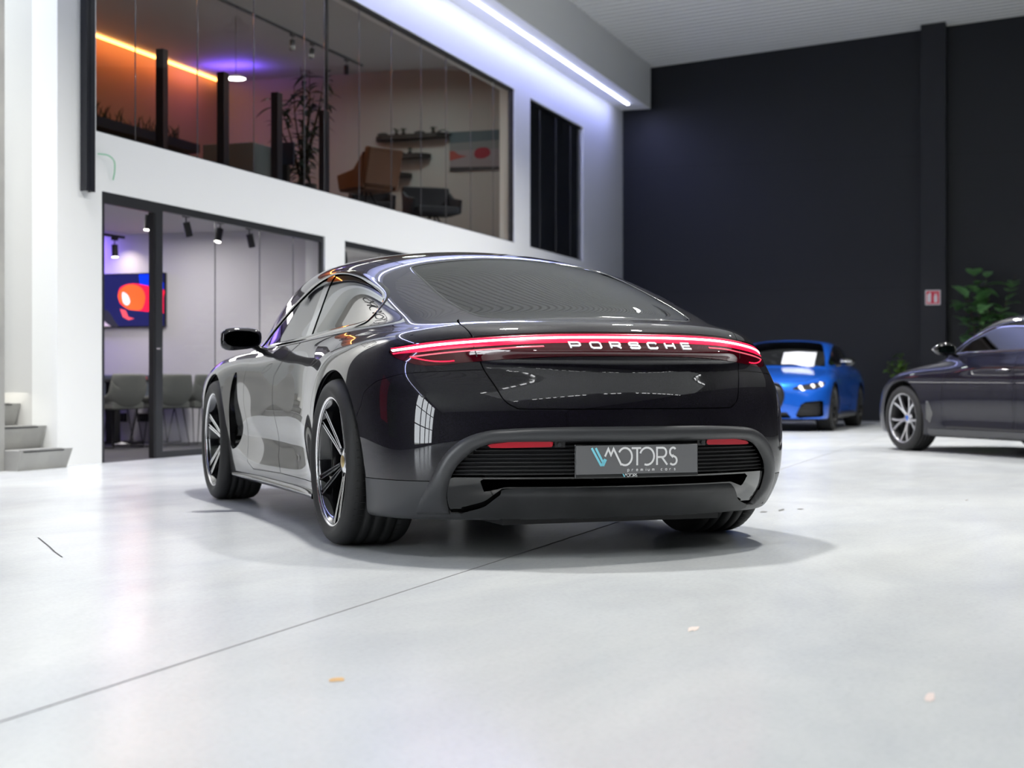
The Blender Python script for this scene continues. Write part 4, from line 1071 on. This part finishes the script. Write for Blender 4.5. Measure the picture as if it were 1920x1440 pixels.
shell_chair('slate shell chair behind the table, next to the door edge', 'chair', 4.27, 2.72, .004, radians(170), M_SLATE, gch)
rt = fthing('red_folder', 'red folder lying flat on the meeting table', 'folder', 3.66, 2.0, .745, .2)
MB().box(-.16, .16, -.13, .13, 0, .035, bev=.004).build('cover', mat('red board', (.55, .01, .04), .4), rt)
for k in range(2):
    so = fthing('wall_socket', ['black floor-level socket box left of the table foot', 'black floor-level socket box right of the table foot'][k], 'socket', 4.6, 2.72-.30*k, .29, group='sockets on the partition')
    MB().box(-.05, 0, -.065, .065, -.05, .05, bev=.004).build('box', M_SATIN2, so); MB().cyl((-.052, 0, 0), (-.049, 0, 0), .02).build('outlet', M_FRAME, so)
sh_ = fthing('white_shoe', 'small crumpled white cloth on the floor under the meeting table', 'cloth', 3.3, 1.9, .004)
sh_.name = 'white_cloth'
V = []; F = []; rr = random.Random(3)
for i in range(9):
    for j in range(9): V.append(((i-4)*.022, (j-4)*.016, .02+.03*rr.random()*(1-abs(i-4)/5)*(1-abs(j-4)/5)))
F = [[i*9+j, (i+1)*9+j, (i+1)*9+j+1, i*9+j+1] for i in range(8) for j in range(8)]
mesh_obj('fold', V, F, mat('white cloth', (.8, .8, .8), .7), sh_, True)

# upstairs
pd = fthing('pendant_lamp', 'round glowing white disc lamp hanging upstairs', 'lamp', 7.62, 2.82, 4.94)
MB().lathe([(0, .035), (.10, .03), (.135, .012), (.135, 0)], None, 32).build('shade', mat('white lamp shell', (.8, .8, .8), .4), pd)
MB().lathe([(0, -.004), (.13, -.002), (.134, .002)], None, 32).build('diffuser', mat('lit disc', (1, 1, 1), .4, emit=(1, .97, .93), estr=14), pd)
MB().cyl((0, 0, .03), (0, 0, .86), .004, n=6).build('cable', M_SATIN2, pd)
M_SHELF = mat('dark shelf wood', (.02, .018, .017), .6)
def item_on(kind, label, s, y, z, seed, group):
    rr = random.Random(seed)
    t = fthing(kind, label, {'model_car': 'model', 'succulent': 'plant', 'small_bottle': 'bottle'}[kind], s, y, z, rr.uniform(-.3, .3), group)
    if kind == 'model_car':
        c = rr.choice([(.02, .02, .02), (.05, .05, .06), (.3, .02, .02)])
        b = MB(); V = [(-.03, -.09, .012), (.03, -.09, .012), (.03, .09, .012), (-.03, .09, .012), (-.03, -.09, .03), (.03, -.09, .03), (.03, .09, .03), (-.03, .09, .03), (-.022, -.045, .05), (.022, -.045, .05), (.022, .03, .05), (-.022, .03, .05)]
        b.add(V, [[0, 3, 2, 1], [0, 1, 5, 4], [1, 2, 6, 5], [2, 3, 7, 6], [3, 0, 4, 7], [4, 5, 9, 8], [5, 6, 10, 9], [6, 7, 11, 10], [7, 4, 8, 11], [8, 9, 10, 11]]); b.build('body', mat('model paint %.2f' % c[0], c, .3, coat=1), t)
        for yy in (-.055, .055): MB().cyl((-.034, yy, .013), (.034, yy, .013), .013, n=12).build('axle_wheels', M_SATIN2, t)
    elif kind == 'succulent':
        MB().lathe([(0, 0), (.03, 0), (.035, .04), (.0, .038)], None, 14).build('pot', M_SATIN2, t)
        l = MB()
        for k in range(14):
            a = k*2.4; r_ = .03+.03*rr.random(); zt = .07+.05*rr.random()
            l.tube([(0, 0, .035), (r_*.6*cos(a), r_*.6*sin(a), zt), (r_*1.5*cos(a), r_*1.5*sin(a), zt-.01)], lambda t_: .006*(1-t_)+.001, 5)
        l.build('leaves', mat('dark leaf', (.015, .03, .015), .6), t)
    else:
        MB().lathe([(0, 0), (.018, 0), (.018, .05), (.007, .065), (.007, .08), (0, .08)], None, 12).build('bottle_body', mat('pale glass bottle', (.6, .5, .5), .2), t)
def shelf(label, y0, y1, z, items, s=11.8, dep=.22):
    t = fthing('wall_shelf', label, 'shelf', s, (y0+y1)/2, z, group='floating shelves beside the picture')
    h = (y1-y0)/2; pl = [(0, -h), (0, h), (-dep*.5, h*.96), (-dep, h*.75), (-dep, -h*.75), (-dep*.5, -h*.96)]
    MB().prism(pl, -.07, 0).build('board', M_SHELF, t)
    for i, (kind, f) in enumerate(items):
        lab = {'model_car': 'small dark model car', 'succulent': 'small dark spiky plant in a pot', 'small_bottle': 'tiny pale bottle'}[kind]
        pos = ['left', 'middle', 'right'][min(2, int(f*3))]
        which = 'top' if z > 4.6 else 'middle' if z > 4.3 else 'lowest'
        item_on(kind, f'{lab} on the {pos} part of the {which} shelf upstairs', s-.12, y1-(y1-y0)*f, z, int(z*100)+i, 'ornaments on the floating shelves')
shelf('top floating dark shelf beside the picture upstairs', 1.21, 2.50, 4.72, [('model_car', .12), ('succulent', .30), ('succulent', .40), ('model_car', .62), ('succulent', .80), ('model_car', .93)])
shelf('middle floating dark shelf beside the picture upstairs', 1.55, 2.70, 4.41, [('model_car', .30), ('model_car', .55), ('succulent', .72)])
shelf('lowest floating dark shelf, partly behind the brown armchair', 1.88, 2.85, 4.11, [('small_bottle', .30), ('small_bottle', .52), ('model_car', .75)])
pc = fthing('framed_picture', 'large landscape picture with a red sports car on the upstairs wall', 'picture', 11.8, .72, 4.42)
MB().box(-.03, 0, -.50, .50, -.31, .32).build('canvas', mat('canvas grey lilac', (.24, .22, .24), .6), pc)
def pc_flat(name, pts, x, col, k=0):
    P = spline_pts(pts, 5, True) if k else pts
    mesh_obj(name, [(x, y, z) for y, z in P], [list(range(len(P)))], mat('canvas %s' % name, col, .6), pc)
pc_flat('painted_sky', [(-.5, .06), (.5, .06), (.5, .32), (-.5, .32)], -.031, (.07, .11, .13))
pc_flat('painted_mist', [(-.5, .02), (.5, .02), (.5, .14), (-.5, .16)], -.0315, (.17, .19, .20))
pc_flat('painted_ground', [(-.5, -.31), (.5, -.31), (.5, -.24), (-.5, -.27)], -.031, (.03, .03, .035))
pc_flat('painted_red_car', [(.08, -.06), (.05, .02), (-.05, .05), (-.16, .03), (-.19, -.06), (-.10, -.12), (.03, -.12)], -.032, (.25, .01, .03), 1)
pc_flat('painted_hills', [(.5, .02), (.42, .01), (.34, -.05), (.2, -.08), (.5, -.14)], -.032, (.30, .06, .05))

def lounge(label, s, y, rz, m, z=MZ, back=.74, wid=.62, seat=.40, group='upstairs lounge chairs'):
    t = fthing('lounge_chair', label, 'chair', s, y, z, rz, group)
    MB().box(-.26, .28, -wid/2+.05, wid/2-.05, seat-.12, seat, bev=.04).build('seat_cushion', m, t)
    Mx = Matrix.Translation((-.26, 0, seat-.05)) @ Matrix.Rotation(radians(-12), 4, 'Y')
    MB().box(-.06, .05, -wid/2, wid/2, 0, back-seat+.05, Mx, bev=.04).build('backrest', m, t)
    for sy in (-1, 1):
        a = MB(); a.prism([(-.28, seat-.1), (.20, seat-.1), (.24, seat+.10), (-.10, seat+.16), (-.30, back-.08)], -.025, .025, Matrix.Translation((0, sy*(wid/2-.01), 0)) @ Matrix.Rotation(pi/2, 4, 'X')); a.build('armrest', m, t, .012)
    for a in (40, 140, 220, 320):
        a = radians(a); MB().tube([(.05*cos(a), .05*sin(a), seat-.12), (.26*cos(a), .26*sin(a), .01)], .012, 8).build('leg', M_SATIN2, t)
    return t
lounge('brown leather armchair upstairs beside the tall plant', 7.75, .90, radians(65), mat('brown leather', (.13, .055, .025), .5), back=.98, wid=.62, seat=.52)
lounge('dark charcoal lounge chair, left one of the pair below the shelves', 9.0, 1.36, radians(-150), mat('charcoal fabric', (.022, .025, .032), .75), back=.66, wid=.60)
lounge('dark charcoal lounge chair, right one of the pair below the picture', 9.75, .72, radians(-140), mat('charcoal fabric', (.022, .025, .032), .75), back=.74, wid=.74)
for lab, s0, s1, z in (('long dark shelf with plants on the terracotta wall upstairs', 5.9, 10.6, 4.55), ('lower dark sideboard on the terracotta wall upstairs', 6.6, 9.9, 4.02)):
    t = fthing('wall_shelf', lab, 'shelf', (s0+s1)/2, 5.35, z, group='shelves on the terracotta wall')
    h = (s1-s0)/2; MB().prism([(-h, 0), (h, 0), (h*.97, -.3), (-h*.97, -.3)], -.14, 0).build('board', M_SHELF, t)
    if z > 4.3:
        lv = MB(); rr = random.Random(5)
        for k in range(60):
            x = rr.uniform(-h*.6, h*.8); l = rr.uniform(.1, .26); a = rr.uniform(0, 6.3)
            lv.tube([(x, -.15, 0), (x+.05*cos(a), -.15+.05*sin(a), l*.7), (x+.14*cos(a), -.15+.1*sin(a), l)], lambda q: .012*(1-q)+.002, 4)
        lv.build('trailing_leaves', mat('dark leaf', (.015, .03, .015), .6), t)
dk = fthing('desk', 'pale desk front with a grey screen edge, upstairs behind the posts', 'desk', 5.0, 1.15, MZ)
MB().box(-.35, .30, -.18, .50, 0, .64, bev=.01).build('desk_panel', mat('pale grey laminate', (.22, .25, .26), .4), dk)
mn = fthing('computer_monitor', 'back of a dark blue monitor standing upstairs beside the tall plant', 'monitor', 5.12, .80, MZ+.42)
MB().box(-.02, .02, -.12, .14, 0, .27, bev=.004).build('panel', mat('dark blue screen back', (.02, .03, .06), .3), mn)
MB().box(-.04, .04, -.05, .05, -.42, 0).build('stand', M_SATIN2, mn)
ar = fthing('machine_arm', 'black curved machine arm with round holes standing upstairs behind the steel channel', 'machine', .35, 1.0, MZ)
cv = spline_pts([(-.38, .02, .70), (-.22, 0, .58), (-.12, 0, .42), (-.16, 0, .27), (-.30, 0, .16)], 6)
for dy in (-.03, .03):
    V = []; F = []
    for i, p in enumerate(cv):
        q = cv[min(i+1, len(cv)-1)]-cv[max(i-1, 0)]; q = q/np.linalg.norm(q); nrm = np.array([-q[2], 0, q[0]])
        for sgn_ in (-.05, .05): V.append(p+nrm*sgn_+np.array([0, dy, 0]))
    F = [[i*2, i*2+1, i*2+3, i*2+2] for i in range(len(cv)-1)]
    o = mesh_obj('arm_plate', V, F, M_GLOSSBLK, ar); md = o.modifiers.new('t', 'SOLIDIFY'); md.thickness = .015
hol = MB()
for i in (4, 9, 14, 19): hol.cyl(cv[i]+np.array([0, -.04, 0]), cv[i]+np.array([0, .04, 0]), .018, n=12)
hol.build('bushings', M_CHROME, ar)
MB().box(-.45, .05, -.12, .12, 0, .10, bev=.01).box(-.42, -.15, -.09, .09, .10, .18, bev=.01).build('base', M_GLOSSBLK, ar)
MB().tube([(0, 0, .12), (.12, 0, .14), (.18, 0, .08), (.2, 0, 0)], .008, 6).build('cable', M_SATIN2, ar)

# ------------------------------------------------------------------ plants
def plant(name, label, loc, h, n_stem, leaf_len, leaf_w, n_leaf, col, seed, spread=.35, pot=None, group=None, zmin=.35, droop=.3, frot=True):
    rr = random.Random(seed)
    t = fthing(name, label, 'plant', loc[0], loc[1], loc[2], 0, group)
    MB().lathe([(0, 0), (.8*pot[0], 0), (pot[0], pot[1]), (pot[0]*.9, pot[1]), (pot[0]*.85, pot[1]-.04), (0, pot[1]-.05)], None, 28).build('pot', pot[2], t)
    st = MB(); lf = MB()
    for k in range(n_stem):
        a = 2*pi*k/n_stem+rr.uniform(-.4, .4); r = spread*rr.uniform(.4, 1); hh = h*rr.uniform(.72, 1)
        P = spline_pts([(0, 0, pot[1]-.05), (.25*r*cos(a), .25*r*sin(a), pot[1]+.3*(hh-pot[1])), (.7*r*cos(a+.2), .7*r*sin(a+.2), pot[1]+.7*(hh-pot[1])), (r*cos(a), r*sin(a), hh)], 8)
        st.tube(P, lambda q: .014*(1-q)+.004, 6)
        m = len(P)
        for j in range(n_leaf):
            f = zmin+(1-zmin)*(j+rr.random())/n_leaf; p = P[min(m-1, int(f*(m-1)))]; b = rr.uniform(0, 2*pi); el = rr.uniform(-.1, .9)
            L = leaf_len*rr.uniform(.7, 1.15); W = leaf_w*L/leaf_len
            d = np.array([cos(b)*cos(el), sin(b)*cos(el), sin(el)]); up = np.array([0, 0, 1.]); sd = np.cross(d, up); sd /= np.linalg.norm(sd); nn = np.cross(sd, d)
            V = []; K = 6
            for i in range(K+1):
                q = i/K; wdt = W/2*math.sin(pi*min(1, q**.8*.97+.02))**.8; c = p+d*L*q-up*droop*L*q*q
                V += [c-sd*wdt+nn*wdt*.25, c, c+sd*wdt+nn*wdt*.25]
            lf.add(V, [[i*3+e, i*3+e+1, i*3+4+e, i*3+3+e] for i in range(K) for e in (0, 1)], True)
    st.build('stems', mat('brown stem', (.05, .035, .02), .7), t)
    lf.build('foliage', col, t)
    return t
M_LEAF = mat('glossy green leaf', (.07, .18, .06), .32, noise=(6, (.15, .32, .12)))
M_LEAFD = mat('dull dark leaf', (.03, .055, .04), .5, noise=(6, (.02, .04, .03)))
potb = mat('black planter', (.015, .015, .016), .4)
plant('potted_fig', 'tall large-leaved potted plant against the dark wall behind the dark saloon', (17.2, -6.85, 0), 2.75, 7, .42, .26, 12, M_LEAF, 11, .62, (.28, .5, potb), zmin=.3)
plant('potted_fig', 'second large-leaved potted plant in the corner, cut by the right edge of the photo', (16.7, -8.25, 0), 2.65, 6, .40, .25, 12, M_LEAF, 15, .5, (.28, .5, potb), zmin=.3)
plant('potted_plant', 'small plant peeping out between the blue car and the dark saloon', (17.4, -5.35, 0), 1.42, 4, .20, .10, 9, mat('fresh green leaf', (.10, .22, .03), .4), 21, .26, (.2, .4, potb), zmin=.5)
plant('indoor_tree', 'tall dark leafy plant upstairs behind the glazing', (6.0, 1.0, MZ), 1.75, 8, .26, .06, 26, M_LEAFD, 31, .42, (.18, .3, potb), zmin=.12, droop=.5)
# emergency sign on the pilaster
sg = fthing('fire_sign', 'square red and white fire safety sign on the dark pilaster', 'sign', SE-.32, -5.915, 2.27)
MB().box(-.01, 0, -.135, .135, -.135, .135, bev=.003).build('plate', mat('sign white', (.85, .8, .8), .4), sg)
def sgf(name, y0, y1, z0, z1, m, x=-.0115): mesh_obj(name, [(x, y0, z0), (x, y1, z0), (x, y1, z1), (x, y0, z1)], [[0, 1, 2, 3]], m, sg)
M_SR = mat('sign red', (.75, .01, .05), .4); M_SW = mat('sign white', (.85, .8, .8), .4)
sgf('red_field', -.115, .115, -.115, .115, M_SR)
mesh_obj('cabinet_symbol', [(-.012, y, z) for y, z in ((.10, -.09), (.10, .05), (.06, .09), (.03, .09), (.03, -.09))], [[0, 1, 2, 3, 4]], M_SW, sg)
mesh_obj('extinguisher_symbol', [(-.012, y, z) for y, z in ((-.02, -.09), (-.08, -.09), (-.08, .03), (-.065, .05), (-.035, .05), (-.02, .03))], [[0, 1, 2, 3, 4, 5]], M_SW, sg)
sgf('nozzle_symbol', -.085, -.02, .062, .075, M_SW, -.012)

# ------------------------------------------------------------------ the two saloons in the background
COUPE = dict(
    gmax=Spl([(-1.3, .76), (-1.0, .84), (-.6, .90), (-.3, .918), (0, .925), (.4, .917), (1.0, .905), (1.8, .903), (2.3, .912), (2.856, .925), (3.2, .905), (3.5, .86), (3.8, .80)]),
    gz=Spl([(.05, -.10), (.15, -.05), (.28, -.02), (.42, -.006), (.58, 0), (.70, -.004), (.80, -.03), (.9, -.075), (1.0, -.14), (1.3, -.35)]),
    scoop=(.018, .36, .10, .6, 2.3),
    rear_z=Spl([(0, -.95), (.2, -1.03), (.4, -1.06), (.6, -1.06), (.8, -1.02), (.95, -1.0), (1.1, -.98)]),
    rear_c=Spl([(.1, .28), (1, .30)]),
    front_z=Spl([(.1, 3.62), (.25, 3.69), (.4, 3.71), (.55, 3.71), (.66, 3.69), (.74, 3.63), (.85, 3.5)]),
    front_c=Spl([(.1, .30), (.5, .33), (.7, .45), (1, .6)]),
    deck=Spl([(-1.2, 1.00), (-.9, 1.02), (-.5, 1.03), (0, 1.03), (.5, 1.01), (1.0, .995), (1.8, .98), (2.3, .965), (2.8, .915), (3.2, .85), (3.5, .775), (3.75, .68)]),
    deck_c=.09, hood=.0, hood_x=3.2,
    bottom=Spl([(-1.2, .22), (-.8, .18), (0, .17), (2.9, .17), (3.8, .19)]),
    k_corner=.22, k_top=.14,
    roof=Spl([(-1.2, .90), (-.9, .99), (-.6, 1.075), (-.2, 1.19), (.2, 1.29), (.6, 1.36), (1.0, 1.392), (1.3, 1.395), (1.6, 1.365), (1.9, 1.27), (2.25, 1.11), (2.55, .975), (2.9, .82), (3.4, .6)]),
    roof_c=.13, roof_c6=.16, tumble=.46,
    belt=Spl([(-1.1, .45), (-.8, .58), (-.5, .69), (-.1, .78), (.5, .83), (1.2, .84), (1.8, .82), (2.2, .77), (2.6, .68), (3.0, .60)]),
    k_roof=.10, k_join=.05)
def build_coupe(label, x, y, rot, paint, edge, lamps_on, res=.032, front=True):
    root = thing('saloon_car', label, 'car', (x, y, 0), rot)
    c = Car(COUPE, root, res, (-1.2, -1.05, .1), (3.85, 1.05, 1.46))
    WB = 2.856
    for xc in (0, WB):
        c.cut(lambda V: np.maximum(np.hypot(V[:, 0]-xc, V[:, 2]-.345)-.385, .5-np.abs(V[:, 1])), 0, False)
        arch_parts(c, xc, .345, .385, M_GLOSSBLK)
    dlo = spline_pts([(2.22, .985), (1.9, 1.0), (1.2, 1.01), (.6, 1.02), (.1, 1.035), (-.12, 1.05), (-.2, 1.075), (-.1, 1.12), (.15, 1.185), (.5, 1.255), (.9, 1.295), (1.2, 1.295), (1.5, 1.26), (1.8, 1.18), (2.05, 1.08)], 5, True)
    sideg = c.cut(lambda V: np.where(V[:, 2] > .93, psdf(V[:, [0, 2]], dlo), 1.), .002)
    for sg_, VT in zip((1, -1), both(sideg)):
        V, T = VT; xm = lambda V: .95+(V[:, 2]-1.0)*.1
        a = clip(V, T, V[:, 0]-xm(V)-.04); b = clip(V, T, xm(V)-.04-V[:, 0]); p = clip(V, T, .04-np.abs(V[:, 0]-xm(V)))
        c.obj('door_glass', a, M_DARKGLASS, off=-.006); c.obj('door_glass', b, M_DARKGLASS, off=-.006); c.obj('pillar_trim', p, M_GLOSSBLK, off=-.002)
        c.band('window_seal', dlo, .022, lambda P, s_=sg_: c.on_side(P, s_), M_GLOSSBLK, .004, True, k=2)
    ws = spline_pts([(1.62, 0), (1.60, .40), (1.65, .53), (1.95, .61), (2.3, .68), (2.42, .66), (2.52, .4), (2.56, 0), (2.52, -.4), (2.42, -.66), (2.3, -.68), (1.95, -.61), (1.65, -.53), (1.60, -.40)], 5, True)
    wsm = c.cut(lambda V: np.where(V[:, 2] > .9, psdf(V[:, :2], ws), 1.), .003); c.obj('windscreen', wsm, M_DARKGLASS, off=-.002)
    rw = spline_pts([(.35, 0), (.33, .42), (-.1, .50), (-.55, .50), (-.68, .42), (-.76, 0), (-.68, -.42), (-.55, -.50), (-.1, -.50), (.33, -.42)], 5, True)
    rwm = c.cut(lambda V: np.where(V[:, 2] > .95, psdf(V[:, :2], rw), 1.), .003); c.obj('rear_window', rwm, M_DARKGLASS, off=-.002)
    on_f = lambda P: c.on_front(P, 4.0)
    for sg_ in (1, -1):
        fl_ = lambda pts: np.array([(sg_*a, b) for a, b in pts])
        hl = spline_pts([(.42, .615), (.46, .655), (.60, .690), (.76, .715), (.83, .715), (.815, .665), (.74, .625), (.58, .60)], 4, True)*[sg_, 1]
        c.cut(lambda V: np.where(V[:, 0] > 2.9, psdf(V[:, 1:], hl), 1.), 0, False)
        h_ = c.patch('headlamp', hl, .02, on_f, mat('lamp recess', (.03, .03, .035), .1, coat=1), -.01)
        if lamps_on:
            for yy, zz in ((.52, .638), (.68, .66), (.78, .685)):
                q = c.on_front([(sg_*yy, zz)], 4.0)[0]
                MB().lathe([(0, .0), (.022, .003), (.034, .0), (.036, -.02)], Matrix.Translation(Vector(q)+Vector((-.005, 0, 0))) @ Matrix.Rotation(pi/2, 4, 'Y'), 16).build('projector', mat('bright lamp reflector', (.9, .85, .8), .1, .9, emit=(1, .9, .8), estr=1.2), h_)
        kg = spline_pts([(.025, .36), (.03, .62), (.06, .70), (.20, .70), (.27, .64), (.30, .50), (.22, .32), (.06, .30)], 4, True)*[sg_, 1]
        c.cut(lambda V: np.where(V[:, 0] > 2.9, psdf(V[:, 1:], kg), 1.), 0, False)
        c.patch('kidney_grille', kg, .015, on_f, M_SATIN2, lambda u, v: -.03+.008*np.sin((u+v)*2*pi/.06)*np.sin((u-v)*2*pi/.06))
        c.band('grille_surround', kg, .02, on_f, M_SATIN2, .01, True, k=3)
        it = np.array([(.46, .235), (.54, .40), (.60, .435), (.80, .455), (.83, .44), (.83, .24), (.80, .215), (.50, .20)])*[sg_, 1]
        c.cut(lambda V: np.where(V[:, 0] > 2.9, psdf(V[:, 1:], it), 1.), 0, False)
        c.patch('air_intake', it, .015, on_f, M_SATIN2, lambda u, v: -.05+.006*np.sin(v*2*pi/.05))
    ci = np.array([(-.40, .20), (.40, .20), (.34, .285), (-.34, .285)])
    c.cut(lambda V: np.where(V[:, 0] > 2.9, psdf(V[:, 1:], ci), 1.), 0, False); c.patch('air_intake', ci, .03, on_f, M_SATIN2, -.05)
    bonnet = np.concatenate([spline_pts([(2.50, .72), (2.9, .74), (3.3, .66), (3.52, .45), (3.57, 0)], 5), spline_pts([(3.57, 0), (3.52, -.45), (3.3, -.66), (2.9, -.74), (2.50, -.72)], 5)[1:], [(2.58, -.5), (2.66, 0), (2.58, .5)]])
    bm_ = c.cut(lambda V: np.where(V[:, 2] > .6, psdf(V[:, :2], bonnet), 1.), .003); c.obj('bonnet', bm_, paint)
    fd = np.array([(2.16, .95), (2.12, .70), (2.16, .40), (2.10, .27), (1.02, .27), (.98, .5), (1.0, .8), (1.0, .975)])
    rd = np.array([(.96, .975), (.96, .8), (.94, .5), (.98, .27), (.50, .27), (.36, .62), (.10, .80), (.02, .99)])
    for poly in (fd, rd):
        dm = c.cut(lambda V: np.where(np.abs(V[:, 1]) > .55, psdf(V[:, [0, 2]], poly), 1.), .0025)
        for sg_, VT in zip((1, -1), both(dm)):
            dr = c.obj('car_door', VT, paint); hx = 1.16 if poly is fd else .18
            c.band('door_handle', [(hx-.10, .815), (hx, .82), (hx+.10, .82)], .028, lambda P, s_=sg_: c.on_side(P, s_), paint, .012, parent=dr, k=3)
    sill = c.cut(lambda V: np.maximum(np.maximum(V[:, 2]-.245, V[:, 0]-2.42), -.42-V[:, 0]), .002); c.obj('side_skirt', sill, M_SATIN)
    vn = np.array([(2.40, .52), (2.42, .34), (2.36, .30), (2.30, .40), (2.36, .52)])
    for sg_ in (1, -1):
        c.patch('air_outlet', vn, .02, lambda P, s_=sg_: c.on_side(P, s_), M_GLOSSBLK, .003)
        c.band('sill_line', [(2.1, .268), (1.0, .262), (.5, .268)], .018, lambda P, s_=sg_: c.on_side(P, s_), M_SATIN2, .002, k=2)
    c.obj('body_panels', (c.V, c.T), paint)
    V, T = c.V, c.T; Vs = [V, bm_[0]]; sv = np.concatenate(Vs); N = unormal(c.F, sv); mesh_obj('inner_structure', sv-N*.02, np.concatenate([T, bm_[1]+len(V)]), M_SATIN2, root, True)
    MB().box(-.8, 3.3, -.50, .50, .15, .18).box(.4, 2.45, -.8, .8, .16, .19).build('underbody', M_SATIN2, root)
    MB().box(1.95, 2.5, -.66, .66, .84, .92, bev=.03).build('dashboard', M_CABIN, root)
    for sx, sy in ((1.1, .38), (1.1, -.38), (.25, .36), (.25, -.36)):
        s_ = MB(); Mx = Matrix.Translation((sx, sy, .5)) @ Matrix.Rotation(radians(-16), 4, 'Y')
        s_.box(-.07, .07, -.24, .24, -.02, .55, Mx, bev=.045); s_.box(-.05, .05, -.13, .13, .55, .70, Mx, bev=.03); s_.build('car_seat', M_CABIN, root)
    for sg_ in (1, -1):
        hs = MB(); 
        bm = bmesh.new(); bmesh.ops.create_uvsphere(bm, u_segments=20, v_segments=12, radius=1)
        V = [(1.98+v.co.x*(.10 if v.co.x > 0 else .03), sg_*(.965+v.co.y*.125), 1.035+v.co.z*.065) for v in bm.verts]; bm.verts.index_update(); F = [[v.index for v in f.verts] for f in bm.faces]; bm.free()
        hs.add(V, F, True); h = hs.build('door_mirror', M_GLOSSBLK, root)
        MB().box(1.95-.002, 1.95+.0, sg_*.965-.09, sg_*.965+.09, 1.0, 1.07).build('mirror_glass', mat('mirror glass', (.05, .08, .08), .02, 1.), h)
        MB().box(2.01, 2.085, sg_*.965-.085, sg_*.965+.085, 1.025, 1.045, bev=.006).build('mirror_trim', mat('silver mirror trim', (.6, .6, .6), .25, .6), h)
        MB().tube([(2.02, sg_*.80, .97), (2.0, sg_*.88, .99)], .02, 8).build('mirror_foot', M_GLOSSBLK, h)
    for xc in (0, WB):
        for sg_ in (1, -1): wheel('wheel', root, xc, sg_*.79, .340, .248, .245, sg_, [18+72*k for k in range(5)], 'y', edge)
    return root

build_main_car()
fx, fy = -.339, -.941
blue = paint_mat('bright blue metallic paint', (.006, .085, .55), (.03, .24, .95), .5, .34, 500, .6)
build_coupe('bright blue saloon parked facing us, behind the black car on its right', 4.89, 26.4, atan2(fy, fx), blue, mat('dark grey alloy', (.12, .12, .12), .3, .9), True)
navy = paint_mat('very dark blue paint', (.001, .001, .004), (.006, .006, .04), 0., .4, 500, .3); navy.node_tree.nodes['Principled BSDF'].inputs['Coat Weight'].default_value = .5
build_coupe('very dark blue saloon seen from its left side, cut off by the right edge', 5.80, 14.0, radians(90+18), navy, mat('silver alloy', (.55, .55, .57), .3, .9), False)
# sheet of paper lying on the blue car's windscreen
cc, ss = cos(atan2(fy, fx)), sin(atan2(fy, fx))
pp = thing('paper_sheet', 'large white paper sheet lying at the foot of the blue car windscreen', 'paper', (4.89+cc*2.40-ss*.30, 26.4+ss*2.40+cc*.30, 1.055), atan2(fy, fx))
V = []; 
for i in range(9):
    for j in range(6):
        u = (i-4)/4; v = (j-2.5)/2.5; V.append((-.17*v*.85, .25*u, .115*v+.012+.006*sin(3*u+2*v)))
o = mesh_obj('sheet', V, [[i*6+j, (i+1)*6+j, (i+1)*6+j+1, i*6+j+1] for i in range(8) for j in range(5)], mat('white paper', (.85, .86, .88), .6), pp, True)
md = o.modifiers.new('t', 'SOLIDIFY'); md.thickness = .002
